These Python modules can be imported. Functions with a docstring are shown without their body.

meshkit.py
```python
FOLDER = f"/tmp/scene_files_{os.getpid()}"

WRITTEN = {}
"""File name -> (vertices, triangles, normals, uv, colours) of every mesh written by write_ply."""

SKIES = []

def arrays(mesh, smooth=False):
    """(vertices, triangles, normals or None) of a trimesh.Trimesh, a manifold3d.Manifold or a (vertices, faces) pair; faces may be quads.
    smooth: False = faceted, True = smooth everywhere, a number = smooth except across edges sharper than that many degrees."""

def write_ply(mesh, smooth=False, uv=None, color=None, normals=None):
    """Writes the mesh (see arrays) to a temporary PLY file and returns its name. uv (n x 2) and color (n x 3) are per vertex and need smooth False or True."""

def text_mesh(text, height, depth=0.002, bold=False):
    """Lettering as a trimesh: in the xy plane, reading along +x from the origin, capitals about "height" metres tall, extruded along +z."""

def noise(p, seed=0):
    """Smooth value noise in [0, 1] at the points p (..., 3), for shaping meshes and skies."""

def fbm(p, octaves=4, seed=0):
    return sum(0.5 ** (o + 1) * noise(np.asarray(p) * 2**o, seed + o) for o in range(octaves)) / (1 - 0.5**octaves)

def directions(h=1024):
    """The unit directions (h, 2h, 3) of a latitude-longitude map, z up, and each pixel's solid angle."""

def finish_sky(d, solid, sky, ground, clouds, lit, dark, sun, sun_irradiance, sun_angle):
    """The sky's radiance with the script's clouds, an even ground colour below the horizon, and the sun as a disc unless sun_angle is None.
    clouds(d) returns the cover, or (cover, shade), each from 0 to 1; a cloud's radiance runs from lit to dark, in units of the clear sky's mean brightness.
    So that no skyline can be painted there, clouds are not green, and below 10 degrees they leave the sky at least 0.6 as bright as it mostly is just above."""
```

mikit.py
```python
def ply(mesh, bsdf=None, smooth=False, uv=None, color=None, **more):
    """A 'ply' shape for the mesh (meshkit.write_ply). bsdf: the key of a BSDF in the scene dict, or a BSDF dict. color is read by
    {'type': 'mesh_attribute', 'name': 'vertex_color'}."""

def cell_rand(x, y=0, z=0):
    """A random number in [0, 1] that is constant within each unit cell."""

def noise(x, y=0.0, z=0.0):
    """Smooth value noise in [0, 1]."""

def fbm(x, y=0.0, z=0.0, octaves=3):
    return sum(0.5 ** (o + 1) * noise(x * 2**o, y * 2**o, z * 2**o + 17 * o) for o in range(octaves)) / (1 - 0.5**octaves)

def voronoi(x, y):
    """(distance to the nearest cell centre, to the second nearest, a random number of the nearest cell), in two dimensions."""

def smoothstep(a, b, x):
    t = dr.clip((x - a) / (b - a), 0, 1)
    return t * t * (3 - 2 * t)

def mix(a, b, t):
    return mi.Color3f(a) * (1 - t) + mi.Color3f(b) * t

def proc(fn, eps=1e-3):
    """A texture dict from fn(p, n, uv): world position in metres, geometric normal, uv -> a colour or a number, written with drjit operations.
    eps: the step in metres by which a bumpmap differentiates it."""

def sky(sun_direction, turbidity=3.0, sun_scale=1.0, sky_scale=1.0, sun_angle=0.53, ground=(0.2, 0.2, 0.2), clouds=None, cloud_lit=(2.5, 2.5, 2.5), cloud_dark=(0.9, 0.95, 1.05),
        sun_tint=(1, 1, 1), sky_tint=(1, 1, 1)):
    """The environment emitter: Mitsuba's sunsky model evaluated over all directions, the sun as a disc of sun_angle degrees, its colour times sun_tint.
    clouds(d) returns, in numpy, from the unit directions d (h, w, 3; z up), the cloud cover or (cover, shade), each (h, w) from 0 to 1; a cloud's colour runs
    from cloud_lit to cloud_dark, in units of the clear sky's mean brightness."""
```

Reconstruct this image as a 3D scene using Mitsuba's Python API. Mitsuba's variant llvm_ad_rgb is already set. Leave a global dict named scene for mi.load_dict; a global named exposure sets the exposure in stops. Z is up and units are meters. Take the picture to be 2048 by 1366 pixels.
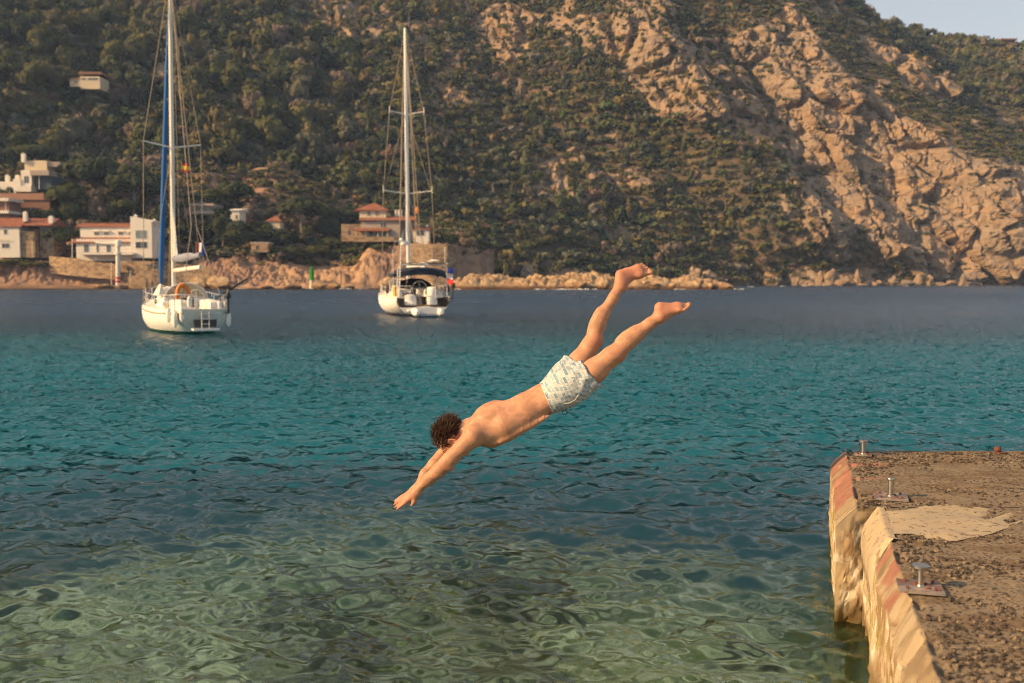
import math, random
import numpy as np, trimesh, manifold3d, drjit as dr, mitsuba as mi
import mikit, meshkit
from mikit import proc, noise, fbm, voronoi, smoothstep, mix, cell_rand

scene, labels = {}, {}
T = mi.ScalarTransform4f
H, F, PITCH = 2.2, 2000.0, math.atan((683 - 560) / 2000.0)      # eye height, focal length in photo pixels, tilt down

# ---- camera, sky, exposure ------------------------------------------------------------------------------------------
cp, sp_ = math.cos(PITCH), math.sin(PITCH)
scene['camera'] = {'type': 'thinlens', 'fov': 2 * math.degrees(math.atan(1024 / F)), 'fov_axis': 'x', 'near_clip': 0.5, 'far_clip': 12000.0,
                   'aperture_radius': 0.0078, 'focus_distance': 7.6,
                   'to_world': T().look_at(origin=[0, 0, H], target=[0, cp, H - sp_], up=[0, 0, 1])}
SUN_EL, SUN_AZ = math.radians(26), math.radians(21)             # low sun from the left, a little behind the photographer
SUN = np.array([-math.cos(SUN_EL) * math.cos(SUN_AZ), -math.cos(SUN_EL) * math.sin(SUN_AZ), math.sin(SUN_EL)])
scene['sky'] = mikit.sky(SUN.tolist(), turbidity=4.0, sun_scale=1.0, sky_scale=1.05, sun_tint=(1.0, 0.85, 0.66), sky_tint=(1.0, 0.94, 0.90),
                         clouds=lambda d: 0.40 + 0.0 * d[..., 2], cloud_lit=(1.55, 1.42, 1.32))      # thin even haze
HAZE = 0.00011
exposure = 2.5


def at(px, py, D):
    """The point at depth D (metres along y) that stands where the photograph shows pixel (px, py)."""
    u, v = (px - 1024) / F, -(py - 683) / F
    d = np.array([u, cp + v * sp_, -sp_ + v * cp])
    return np.array([0, 0, H]) + d * (D / d[1])

# ---- helpers ----------------------------------------------------------------------------------------------------------
used_keys = {}


def bsdf(name, d):
    scene[name] = d


def numbered(name):
    n = used_keys.get(name, 0)
    used_keys[name] = n + 1
    return name if n == 0 else f'{name}_{n:03d}'


def thing(name, label, cat, group=None):
    k = numbered(name)
    labels[k] = {'label': label, 'category': cat}
    if group:
        labels[k]['group'] = group
    return k


def part(parent, name, mesh, mat, smooth=False, label=None, kind=None, **more):
    k = numbered(parent + '__' + name)
    scene[k] = mesh if isinstance(mesh, dict) else mikit.ply(mesh, mat, smooth=smooth, **more)
    if label or kind:
        labels[k] = {a: b for a, b in (('label', label), ('kind', kind)) if b}
    return k


def whole(name, mesh, mat, label, cat, group=None, smooth=False, **more):
    k = thing(name, label, cat, group)
    scene[k] = mesh if isinstance(mesh, dict) else mikit.ply(mesh, mat, smooth=smooth, **more)
    return k


def join(*ms):
    ms = [m for a in ms for m in (a if isinstance(a, (list, tuple)) else [a])]
    return trimesh.util.concatenate(ms)


def box(x0, x1, y0, y1, z0, z1):
    m = trimesh.creation.box((x1 - x0, y1 - y0, z1 - z0))
    m.apply_translation(((x0 + x1) / 2, (y0 + y1) / 2, (z0 + z1) / 2))
    return m


def tube(pts, r, n=8, closed=False):
    """A round bar through the points, r a number or one per point."""
    P = np.asarray(pts, float)
    R = np.broadcast_to(np.asarray(r, float), (len(P),))
    t = np.gradient(P, axis=0)
    t /= np.linalg.norm(t, axis=1, keepdims=True) + 1e-12
    ref = np.array([0, 0, 1.0]) if abs(t[:, 2]).max() < 0.95 else np.array([1.0, 0.31, 0])
    a = np.cross(t, ref)
    a /= np.linalg.norm(a, axis=1, keepdims=True) + 1e-12
    b = np.cross(t, a)
    th = np.arange(n) / n * 2 * math.pi
    V = P[:, None] + R[:, None, None] * (np.cos(th)[None, :, None] * a[:, None] + np.sin(th)[None, :, None] * b[:, None])
    f, m = [], len(P)
    for i in range(m - 1):
        for j in range(n):
            k = (j + 1) % n
            f += [[i * n + j, i * n + k, (i + 1) * n + k], [i * n + j, (i + 1) * n + k, (i + 1) * n + j]]
    V = V.reshape(-1, 3)
    V = np.vstack([V, P[:1], P[-1:]])
    for j in range(n):
        k = (j + 1) % n
        f += [[m * n, k, j], [m * n + 1, (m - 1) * n + j, (m - 1) * n + k]]
    return trimesh.Trimesh(V, f, process=False)


def lathe(profile, n=24, at_=(0, 0, 0)):
    """A turned shape from (radius, height) pairs, bottom first."""
    m = trimesh.creation.revolve(np.asarray(profile, float), sections=n)
    m.apply_translation(at_)
    return m


def ball(c, r, sub=2):
    m = trimesh.creation.icosphere(subdivisions=sub)
    m.apply_scale(np.broadcast_to(np.asarray(r, float), (3,)))
    m.apply_translation(c)
    return m


def hull(pts):
    return trimesh.Trimesh(np.asarray(pts, float)).convex_hull if False else trimesh.convex.convex_hull(np.asarray(pts, float))


def rot(m, deg, axis=(0, 0, 1), point=(0, 0, 0)):
    m.apply_transform(trimesh.transformations.rotation_matrix(math.radians(deg), axis, point))
    return m


def paint(name, rgb, rough=0.6, **more):
    bsdf(name, {'type': 'twosided', 'nested': {'type': 'principled', 'base_color': {'type': 'rgb', 'value': list(rgb)}, 'roughness': rough, **more}})


def matte(name, rgb):
    bsdf(name, {'type': 'twosided', 'nested': {'type': 'diffuse', 'reflectance': {'type': 'rgb', 'value': list(rgb)}}})

# ---- sea ------------------------------------------------------------------------------------------------------------


def waves(x, y, cut):
    """Height of the sea at (x, y): a sum of wave trains, those shorter than cut left out."""
    r = np.random.RandomState(11)
    z = np.zeros_like(x)
    for i in range(84):
        lam = 0.10 * (0.80 / 0.10) ** r.rand()
        th = r.normal(math.radians(75), 0.75)
        k = 2 * math.pi / lam
        slope = 0.046 * (1.0 if lam < 0.8 else 0.7)
        ph = r.rand() * 6.28
        w = np.clip((lam - 1.2 * cut) / (0.8 * cut + 1e-6), 0, 1)
        a = slope / k * w
        q = k * (x * math.cos(th) + y * math.sin(th)) + ph + 0.9 * np.sin(0.37 * x * math.sin(th) - 0.21 * y * math.cos(th) + i)
        z += a * np.sin(q)
    return z


def grid_faces(n, m):
    i = np.arange(n * m).reshape(n, m)
    a, b, c, d = i[:-1, :-1].ravel(), i[:-1, 1:].ravel(), i[1:, 1:].ravel(), i[1:, :-1].ravel()
    return np.vstack([np.stack([a, b, c], 1), np.stack([a, c, d], 1)])


def build_sea():
    rows = np.concatenate([np.linspace(900, 566.5, 460), [564.5, 562.9, 561.9]])
    rows = np.concatenate([np.linspace(1480, 900, 330, endpoint=False), rows])
    D = H * F / (rows - 560)
    D = np.concatenate([[-60, 0, 3], D])
    D[-1] = 9000
    u = np.concatenate([[-12, -3, -1.2], np.linspace(-0.56, 0.56, 800), [1.2, 3, 12]])
    Y, U = np.meshgrid(D, u, indexing='ij')
    X = U * np.clip(Y, 4.5, 2500)
    step = np.gradient(D)[:, None] * np.ones_like(X)
    Z = waves(X, Y, np.minimum(step * 0.5, 0.22)) * (Y < 1500) * (Y > 4) * (np.abs(U) < 0.6)
    m = trimesh.Trimesh(np.stack([X, Y, Z], -1).reshape(-1, 3), grid_faces(*X.shape), process=False)
    return m

# ---- hills and headland -----------------------------------------------------------------------------------------------
def curve(x, xs, ys):
    """Smooth interpolation through control points."""
    from scipy.interpolate import PchipInterpolator
    return PchipInterpolator(xs, ys, extrapolate=True)(np.clip(x, xs[0], xs[-1]))


def nfbm(x, y, z=0.0, octaves=4, seed=0):
    x, y, z = np.broadcast_arrays(np.asarray(x, float), y, z)
    return meshkit.fbm(np.stack([x + 500, y + 500, z + 500], -1), octaves, seed)


def ridged(x, y, octaves=4, seed=0):
    out, a, tot = 0, 1.0, 0
    for o in range(octaves):
        n = nfbm(x * 2 ** o, y * 2 ** o, 3.3 * o, 1, seed + o)
        out, tot, a = out + a * (1 - np.abs(2 * n - 1)), tot + a, a * 0.55
    return out / tot


def blocks(x, y, seed=0):
    """Jointed-rock relief in [0, 1]: a random step for each cell of a jittered grid, bevelled towards the joints."""
    xi, yi = np.floor(x), np.floor(y)
    best, second, val = np.full(x.shape, 9.0), np.full(x.shape, 9.0), np.zeros(x.shape)

    def h(a, b, s):
        v = np.sin(a * 127.1 + b * 311.7 + s * 74.7 + seed * 13.7) * 43758.5453
        return v - np.floor(v)
    for a in (-1, 0, 1):
        for b in (-1, 0, 1):
            cx, cy = xi + a, yi + b
            d = np.hypot(cx + h(cx, cy, 1) - x, cy + h(cx, cy, 2) - y)
            near = d < best
            second = np.where(near, best, np.minimum(second, d))
            val = np.where(near, h(cx, cy, 3), val)
            best = np.minimum(best, d)
    return val * np.clip((second - best) * 4, 0, 1)


def inside(polys, x, z):
    import shapely
    area = shapely.union_all([shapely.Polygon(p).buffer(0) for p in polys])
    return shapely.contains_xy(area, x.ravel(), z.ravel()).reshape(x.shape).astype(float)


# where bare rock shows on the hill: outlines in metres along (x) and up (z) the hillside
ROCK_AREAS = [
    [(49.9, 141.2), (79.3, 144.2), (78.5, 121.9), (72.2, 98.9), (87.4, 105.0), (88.1, 86.7), (113.5, 104.8), (126.8, 128.8), (139.2, 141.2), (142.3, 123.6), (146.0, 108.8), (157.4, 93.0), (167.8, 86.0), (178.2, 75.7), (184.3, 69.9), (190.7, 60.1), (188.9, 41.0), (189.4, 21.1), (196.0, 8.5), (193.4, 1.0), (172.0, 1.0), (160.3, 13.6), (149.2, 8.4), (146.3, 27.1), (134.4, 19.5), (131.3, 31.1), (119.8, 47.7), (109.8, 56.5), (102.5, 65.1), (86.9, 67.5), (73.0, 71.7), (61.0, 74.1), (55.4, 84.4), (47.6, 92.5), (48.0, 116.8)],
    [(-24.7, 134.8), (-6.5, 148.2), (14.4, 136.3), (43.1, 127.4), (48.9, 108.0), (38.1, 108.1), (24.9, 122.4), (9.6, 128.7), (4.4, 105.6), (-5.9, 104.4), (-9.9, 119.1), (-16.8, 121.5)],
    [(-116.8, 136.8), (-99.6, 150.0), (-66.3, 141.8), (-54.5, 119.0), (-70.9, 113.2), (-90.6, 114.9), (-105.9, 124.2)],
    [(-54.6, 126.8), (-45.7, 132.4), (-39.2, 102.0), (-45.1, 95.0)],
    [(10.8, 49.9), (19.6, 53.8), (22.0, 39.5), (14.5, 34.8)],
    [(-5.7, 95.0), (3.8, 98.1), (8.4, 88.9), (-3.2, 85.8)],
    [(-36.5, 86.9), (-21.3, 87.2), (-15.5, 79.5), (-27.2, 75.6)],
    [(169.4, 124.3), (193.6, 123.2), (238.5, 102.9), (211.4, 87.4), (188.1, 104.2)],
    [(72.7, 109.2), (95.4, 115.4), (117.1, 120.2), (129.4, 122.9), (128.7, 97.9), (127.2, 59.6), (109.3, 54.7), (88.6, 63.9), (71.1, 71.9)],
    [(192.7, 60.1), (205.5, 52.7), (233.5, 51.8), (215.4, 2.2), (192.6, 1.8), (190.3, 21.1)],
    [(113.0, 50.7), (131.3, 31.1), (138.1, 20.6), (135.7, 10.3), (116.0, 20.3)],
]


def hill_top(x):
    return curve(x, [-520, -330, -240, -100, 0, 100, 160, 180, 215, 250, 277, 330, 520], [235, 230, 215, 215, 215, 205, 183, 176, 169, 162, 156, 147, 128])


def hill_depth(x, z):
    """Depth y of the hillside at height z above the shore at x."""
    y0 = curve(x, [-520, -330, -240, -160, -60, 0, 60, 120, 200, 350, 520], [250, 262, 285, 306, 335, 366, 392, 408, 418, 430, 440])
    lo = curve(x, [-520, -305, -238, -150, -20, 50, 110, 190, 230, 300, 520], [0.40, 0.42, 1.15, 1.25, 1.2, 0.85, 0.62, 0.64, 0.8, 1.0, 1.2])       # run per metre of rise, lower part
    hi = curve(x, [-520, -150, -20, 40, 80, 130, 170, 230, 520], [1.5, 1.6, 1.4, 0.8, 0.85, 1.0, 1.3, 1.55, 1.55])         # and upper part
    zs = curve(x, [-520, -100, 20, 80, 130, 180, 210, 260, 520], [90, 90, 105, 140, 130, 92, 62, 48, 40])
    run = lo * np.minimum(z, zs) + hi * np.maximum(z - zs, 0)
    big = 46 * (nfbm(x / 95 + z / 260, z / 240, 0, 2, 5) - 0.5) + 26 * (nfbm(x / 38 + z / 90, z / 100, 0, 2, 6) - 0.5)
    return y0 + run + big * np.clip(z / 25, 0.25, 1)


def build_hill():
    xs = np.concatenate([np.linspace(-520, -300, 40, endpoint=False), np.linspace(-300, 345, 680), np.linspace(347, 520, 20)])
    vs = np.linspace(0, 1, 230) ** 1.1
    V, X = np.meshgrid(vs, xs, indexing='ij')
    Z = V * hill_top(X) * 1.0 - 1.0
    Y = hill_depth(X, Z)
    wob = 5 * (nfbm(X / 16, Z / 16, 0, 3, 21) - 0.5)
    rock = inside(ROCK_AREAS, X + wob * 1.6, Z + wob)
    from scipy.ndimage import gaussian_filter
    soft = gaussian_filter(rock, 2.2)
    patch = np.clip((nfbm(X / 14, Z / 9, 0, 3, 31) - 0.60) * 9, 0, 1) * (X < 60) * np.clip((Z - 8) / 10, 0, 1)
    patch = np.maximum(patch, np.clip((nfbm(X / 11, Z / 6, 0, 3, 37) - 0.52) * 7, 0, 1) * (X > 105) * 0.8)
    low = np.clip(1 - Z / (2.5 + 9 * nfbm(X / 22, 0 * X, 0, 2, 8)), 0, 1) * np.clip((nfbm(X / 26, 0 * X, 3.0, 2, 9) - .40) * 6, 0, 1)
    r = np.clip(np.maximum(soft * 1.25, np.maximum(0.55 * patch, low)), 0, 1)
    sl = X * 0.55 + Z
    wx, wz = X + 6 * (nfbm(X / 18, Z / 18, 0, 3, 44) - .5), Z + 6 * (nfbm(X / 18, Z / 18, 5, 3, 45) - .5)
    rel = 17 * (ridged(wx / 38 + wz / 80, wz / 60, 2, 41) - 0.55) + 10 * (blocks(wx / 17 + wz / 30, wz / 24 - wx / 50, 3) - 0.4) + 5.0 * (blocks(wx / 8 + wz / 22, wz / 13, 4) - 0.4) \
        + 1.9 * (blocks(wx / 3.4, wz / 4.6, 5) - 0.4) + 3.2 * (nfbm(wx / 9, wz / 2.6 + wx / 16, 0, 3, 43) - 0.5) + 1.6 * (nfbm(X / 2.6, Z / 2.6, 0, 3, 48) - 0.5)
    Y = Y - r * rel - (1 - r) * 2.2 * (nfbm(X / 10 + Z / 17, Z / 15, 0, 3, 47) - 0.5)
    # the far side falls away behind the crest
    back = np.stack([X[-1], Y[-1] + 260, Z[-1] - 190], -1)[None]
    P = np.concatenate([np.stack([X, Y, Z], -1), back])
    R = np.concatenate([r, r[-1:]])
    return P, R


def ground_colour(p, n, uv):
    c = fbm(p.x * 0.06, p.y * 0.03, p.z * 0.08)
    f = fbm(p.x * 0.5, p.y * 0.3, p.z * 0.6)
    col = mix((.095, .074, .050), (.165, .118, .078), smoothstep(.35, .65, c))
    return mix(col, (.07, .065, .035), smoothstep(.45, .62, f) * .8)


def rock_colour(p, n, uv):
    c = fbm(p.x * 0.05, p.y * 0.05, p.z * 0.07 + 5)
    f = fbm(p.x * 0.35 + p.z * .1, p.y * 0.2, p.z * 0.8)
    s = fbm(p.x * 0.9, p.y * 0.5, p.z * 0.25 + 9)
    col = mix((.24, .178, .125), (.30, .205, .13), smoothstep(.4, .62, c))
    col = mix(col, (.26, .215, .175), smoothstep(.48, .66, f) * .75)
    return mix(col, (.14, .11, .085), smoothstep(.52, .70, s) * .65)


def build_headland():
    xs, ys = np.linspace(-250, -6, 520), np.linspace(225, 345, 260)
    Yg, X = np.meshgrid(ys, xs, indexing='ij')
    shore = curve(X, [-250, -145, -110, -97, -75, -55, -44, -30, -17, -13, -6], [262, 269, 271, 270, 267, 266, 269, 272, 274, 288, 330]) + 5 * (nfbm(X / 9, 0 * X, 0, 3, 51) - 0.5)
    d = Yg - shore
    first = curve(X, [-250, -145, -108, -97, -88, -70, -55, -46, -40, -17, -6], [8, 7.2, 6.6, 6.8, 10.0, 8.6, 5.0, 5.0, 11.0, 11.8, 11.5])
    runl = curve(X, [-250, -100, -90, -55, -45, -38, -6], [7, 8, 24, 22, 15, 9, 6])
    t = np.clip(d / runl, -1, 1)
    Z = np.where(d < 0, d * 0.5, first * np.clip(t, 0, 1) ** 0.75) + np.maximum(d - runl, 0) * 0.05 + np.clip(np.maximum(d - runl - 6, 0) * curve(X, [-250, -110, -85, -62, -45, -6], [.60, .60, .60, .42, .15, .10]), 0, 28)
    rel = 3.4 * (blocks(X / 5 + Yg / 11, Yg / 6, 61) - 0.35) + 2.0 * (blocks(X / 2.4, Yg / 2.6, 62) - 0.35) + 2.5 * (nfbm(X / 6, Yg / 6, 0, 3, 63) - 0.5) + 1.3 * (blocks(X / 1.3 + Yg / 5, Yg / 1.5, 64) - .4) + 1.2 * (nfbm(X / 1.8, Yg / 1.8, 0, 3, 65) - .5)
    Z = Z + 0.66 * rel * np.clip(d / 3, 0, 1) * np.clip(1.35 - d / (runl + 4), 0.06, 1)
    Z = np.where(d < -1, np.maximum(Z, -3), Z)
    return np.stack([X, Yg, Z], -1)


def headland_colour(p, n, uv):
    f = fbm(p.x * 0.25, p.y * 0.25, p.z * 0.7)
    c = fbm(p.x * 0.07, p.y * 0.07, 4.0)
    col = mix((.29, .185, .135), (.38, .25, .16), smoothstep(.4, .6, c))
    col = mix(col, (.20, .13, .09), smoothstep(.5, .68, f) * .7)
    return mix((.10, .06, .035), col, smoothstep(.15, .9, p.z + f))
sea = build_sea()


def seabed_colour(p, n, uv):
    x, y = p.x, p.y
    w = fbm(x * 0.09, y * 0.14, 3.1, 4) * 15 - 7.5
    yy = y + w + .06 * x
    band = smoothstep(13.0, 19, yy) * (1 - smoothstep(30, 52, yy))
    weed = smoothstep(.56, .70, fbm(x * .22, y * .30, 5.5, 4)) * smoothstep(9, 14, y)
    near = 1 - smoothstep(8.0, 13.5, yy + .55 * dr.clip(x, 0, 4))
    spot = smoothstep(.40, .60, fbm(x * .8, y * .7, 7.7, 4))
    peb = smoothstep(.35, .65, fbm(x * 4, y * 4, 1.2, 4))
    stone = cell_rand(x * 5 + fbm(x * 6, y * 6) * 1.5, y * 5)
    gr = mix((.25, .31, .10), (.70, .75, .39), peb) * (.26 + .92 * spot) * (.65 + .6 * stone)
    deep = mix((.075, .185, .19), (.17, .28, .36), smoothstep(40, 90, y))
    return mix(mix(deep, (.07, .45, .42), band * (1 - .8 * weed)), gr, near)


def ripple(p, n, uv):
    wind = smoothstep(5, 20, p.y)                                 # the inner bay lies sheltered, ripples grow further out
    paws = 0.45 + 1.1 * fbm(p.x * .035 + p.y * .01, p.y * .11, 2.0, 4)          # cat's paws of wind
    return (0.10 + 0.90 * wind + 0.8 * smoothstep(40, 120, p.y)) * paws * (0.13 * noise(p.x * 1.3 + p.y * .2, p.y * 1.9) + 0.075 * noise(p.x * 3.3, p.y * 4.4, 3.0) + 0.034 * noise(p.x * 8, p.y * 9, 6.0) + .012 * noise(p.x * 19, p.y * 21, 9.0))


bsdf('water_surface', {'type': 'bumpmap', 'arbitrary': proc(ripple, 0.02), 'scale': 1.0, 'bsdf': {'type': 'dielectric', 'int_ior': 1.333, 'ext_ior': 1.0}})
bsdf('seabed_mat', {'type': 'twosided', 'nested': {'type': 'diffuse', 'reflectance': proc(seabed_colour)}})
B_ = np.array([[y, z] for y, z in ((-80, -1.25), (5.5, -1.4), (9, -1.8), (25, -3.0), (3000, -6))])
bed = np.array([[(x * max(1, y / 900), y, z) for x in (-900.0, 900.0)] for y, z in B_])
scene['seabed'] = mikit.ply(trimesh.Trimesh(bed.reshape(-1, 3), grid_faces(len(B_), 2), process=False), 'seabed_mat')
scene['sea'] = mikit.ply(sea, 'water_surface', smooth=True)
labels['sea'] = labels['seabed'] = {'kind': 'structure'}
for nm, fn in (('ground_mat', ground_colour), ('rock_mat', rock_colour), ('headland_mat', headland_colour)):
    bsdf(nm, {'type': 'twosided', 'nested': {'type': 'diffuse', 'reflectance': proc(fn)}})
HP, HR = build_hill()
hv, hf = HP.reshape(-1, 3), grid_faces(*HR.shape)
fr = HR.ravel()[hf].mean(1)
hill_rock = trimesh.Trimesh(hv, hf[fr > 0.38], process=False)
hill_soil = trimesh.Trimesh(hv, hf[fr <= 0.38], process=False)
scene['hill'] = mikit.ply(hill_soil, 'ground_mat', smooth=True)
scene['hill__rock_face'] = mikit.ply(hill_rock, 'rock_mat')
labels['hill'] = {'kind': 'structure'}
HL = build_headland()
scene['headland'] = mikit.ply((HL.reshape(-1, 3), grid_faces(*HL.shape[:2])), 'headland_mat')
labels['headland'] = {'kind': 'structure'}

# ---- trees --------------------------------------------------------------------------------------------------------------
LEAF_TONES = np.array([[.080, .090, .038], [.112, .110, .046], [.150, .128, .060], [.058, .068, .038], [.125, .122, .078], [.178, .138, .105]])
for i, c in enumerate(LEAF_TONES):
    matte(f'leaf_mat_{i}', c)
matte('bark_mat', (.15, .115, .085))
matte('pale_bark_mat', (.30, .25, .20))
bsdf('woodland_mat', {'type': 'twosided', 'nested': {'type': 'diffuse', 'reflectance': {'type': 'mesh_attribute', 'name': 'vertex_color'}}})


def leaf_cloud(rng, centres, radii, per, size):
    """Small bent leaf sprays spread through lumps: (vertices, faces), three corners each."""
    n = len(centres)
    k = np.repeat(np.arange(n), per)
    d = rng.normal(size=(len(k), 3))
    d /= np.linalg.norm(d, axis=1, keepdims=True)
    c = centres[k] + d * radii[k][:, None] * (0.55 + 0.5 * rng.rand(len(k), 1) ** 0.6) * np.array([1, 1, 0.8])
    mid = centres.mean(0)
    nrm = d + 0.8 * (centres[k] - mid) / (np.abs(centres - mid).max() + 1e-6) + rng.normal(size=(len(k), 3)) * 0.42       # sprays lie along the lump's skin
    nrm /= np.linalg.norm(nrm, axis=1, keepdims=True)
    a = np.cross(nrm, rng.normal(size=(len(k), 3)))
    a /= np.linalg.norm(a, axis=1, keepdims=True)
    b = np.cross(nrm, a)
    s = size * (0.7 + 0.8 * rng.rand(len(k), 1))
    V = np.stack([c + a * s, c - a * s * 0.6 + b * s * 0.8, c - a * s * 0.5 - b * s * 0.9], 1)
    V = (V + rng.normal(size=V.shape) * size * 0.22).reshape(-1, 3)
    return V, np.arange(len(V)).reshape(-1, 3)


def crown_lumps(rng, kind, n):
    """Lump centres and radii of a crown about 1 high, standing on z = 0."""
    if kind == 'umbrella':
        th, r = rng.rand(n) * 6.283, np.sqrt(rng.rand(n)) * 0.52
        c = np.stack([r * np.cos(th), r * np.sin(th), 0.62 + 0.30 * (1 - (r / 0.55) ** 2) * rng.rand(n) - 0.05 * rng.rand(n)], 1)
        rad = 0.11 + 0.07 * rng.rand(n)
    elif kind == 'round':
        d = rng.normal(size=(n, 3))
        d /= np.linalg.norm(d, axis=1, keepdims=True)
        c = d * (0.42 * rng.rand(n, 1) ** 0.5) * np.array([1.0, 1.0, 0.85]) + np.array([0, 0, 0.52])
        c[:, 0] += 0.1 * (c[:, 2] - .5) * rng.normal()
        rad = 0.12 + 0.09 * rng.rand(n)
    elif kind == 'cone':
        t = rng.rand(n) ** 1.3
        th, r = rng.rand(n) * 6.283, (1 - t) * 0.30 * np.sqrt(rng.rand(n)) + 0.03
        c = np.stack([r * np.cos(th), r * np.sin(th), 0.18 + 0.76 * t], 1)
        rad = 0.08 + 0.09 * (1 - t)
    else:                                                        # low bush
        th, r = rng.rand(n) * 6.283, np.sqrt(rng.rand(n)) * 0.62
        c = np.stack([r * np.cos(th), r * np.sin(th), 0.28 + 0.34 * (1 - (r / .65) ** 2) * rng.rand(n)], 1)
        rad = 0.17 + 0.12 * rng.rand(n)
    return c, rad


def crown(seed, kind, lumps, per, size):
    rng = np.random.RandomState(seed)
    c, r = crown_lumps(rng, kind, lumps)
    return leaf_cloud(rng, c, r, per, size)


def surface_points(rng, P, R, n):
    """n random points on a grid surface with their rock share and row height."""
    i, j = rng.randint(0, P.shape[0] - 2, n), rng.randint(0, P.shape[1] - 1, n)
    a, b = rng.rand(n, 1), rng.rand(n, 1)
    p = P[i, j] * (1 - a) * (1 - b) + P[i + 1, j] * a * (1 - b) + P[i, j + 1] * (1 - a) * b + P[i + 1, j + 1] * a * b
    area = np.linalg.norm(np.cross(P[i + 1, j] - P[i, j], P[i, j + 1] - P[i, j]), axis=1)
    return p, R[i, j], area


def spread(p, r, gap=1.0):
    """Indices of points that keep their distance, first come first served."""
    from scipy.spatial import cKDTree
    t, keep = cKDTree(p), np.ones(len(p), bool)
    for i in range(len(p)):
        if keep[i]:
            for j in t.query_ball_point(p[i], r[i] * gap):
                if j > i:
                    keep[j] = False
    return np.nonzero(keep)[0]


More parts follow.
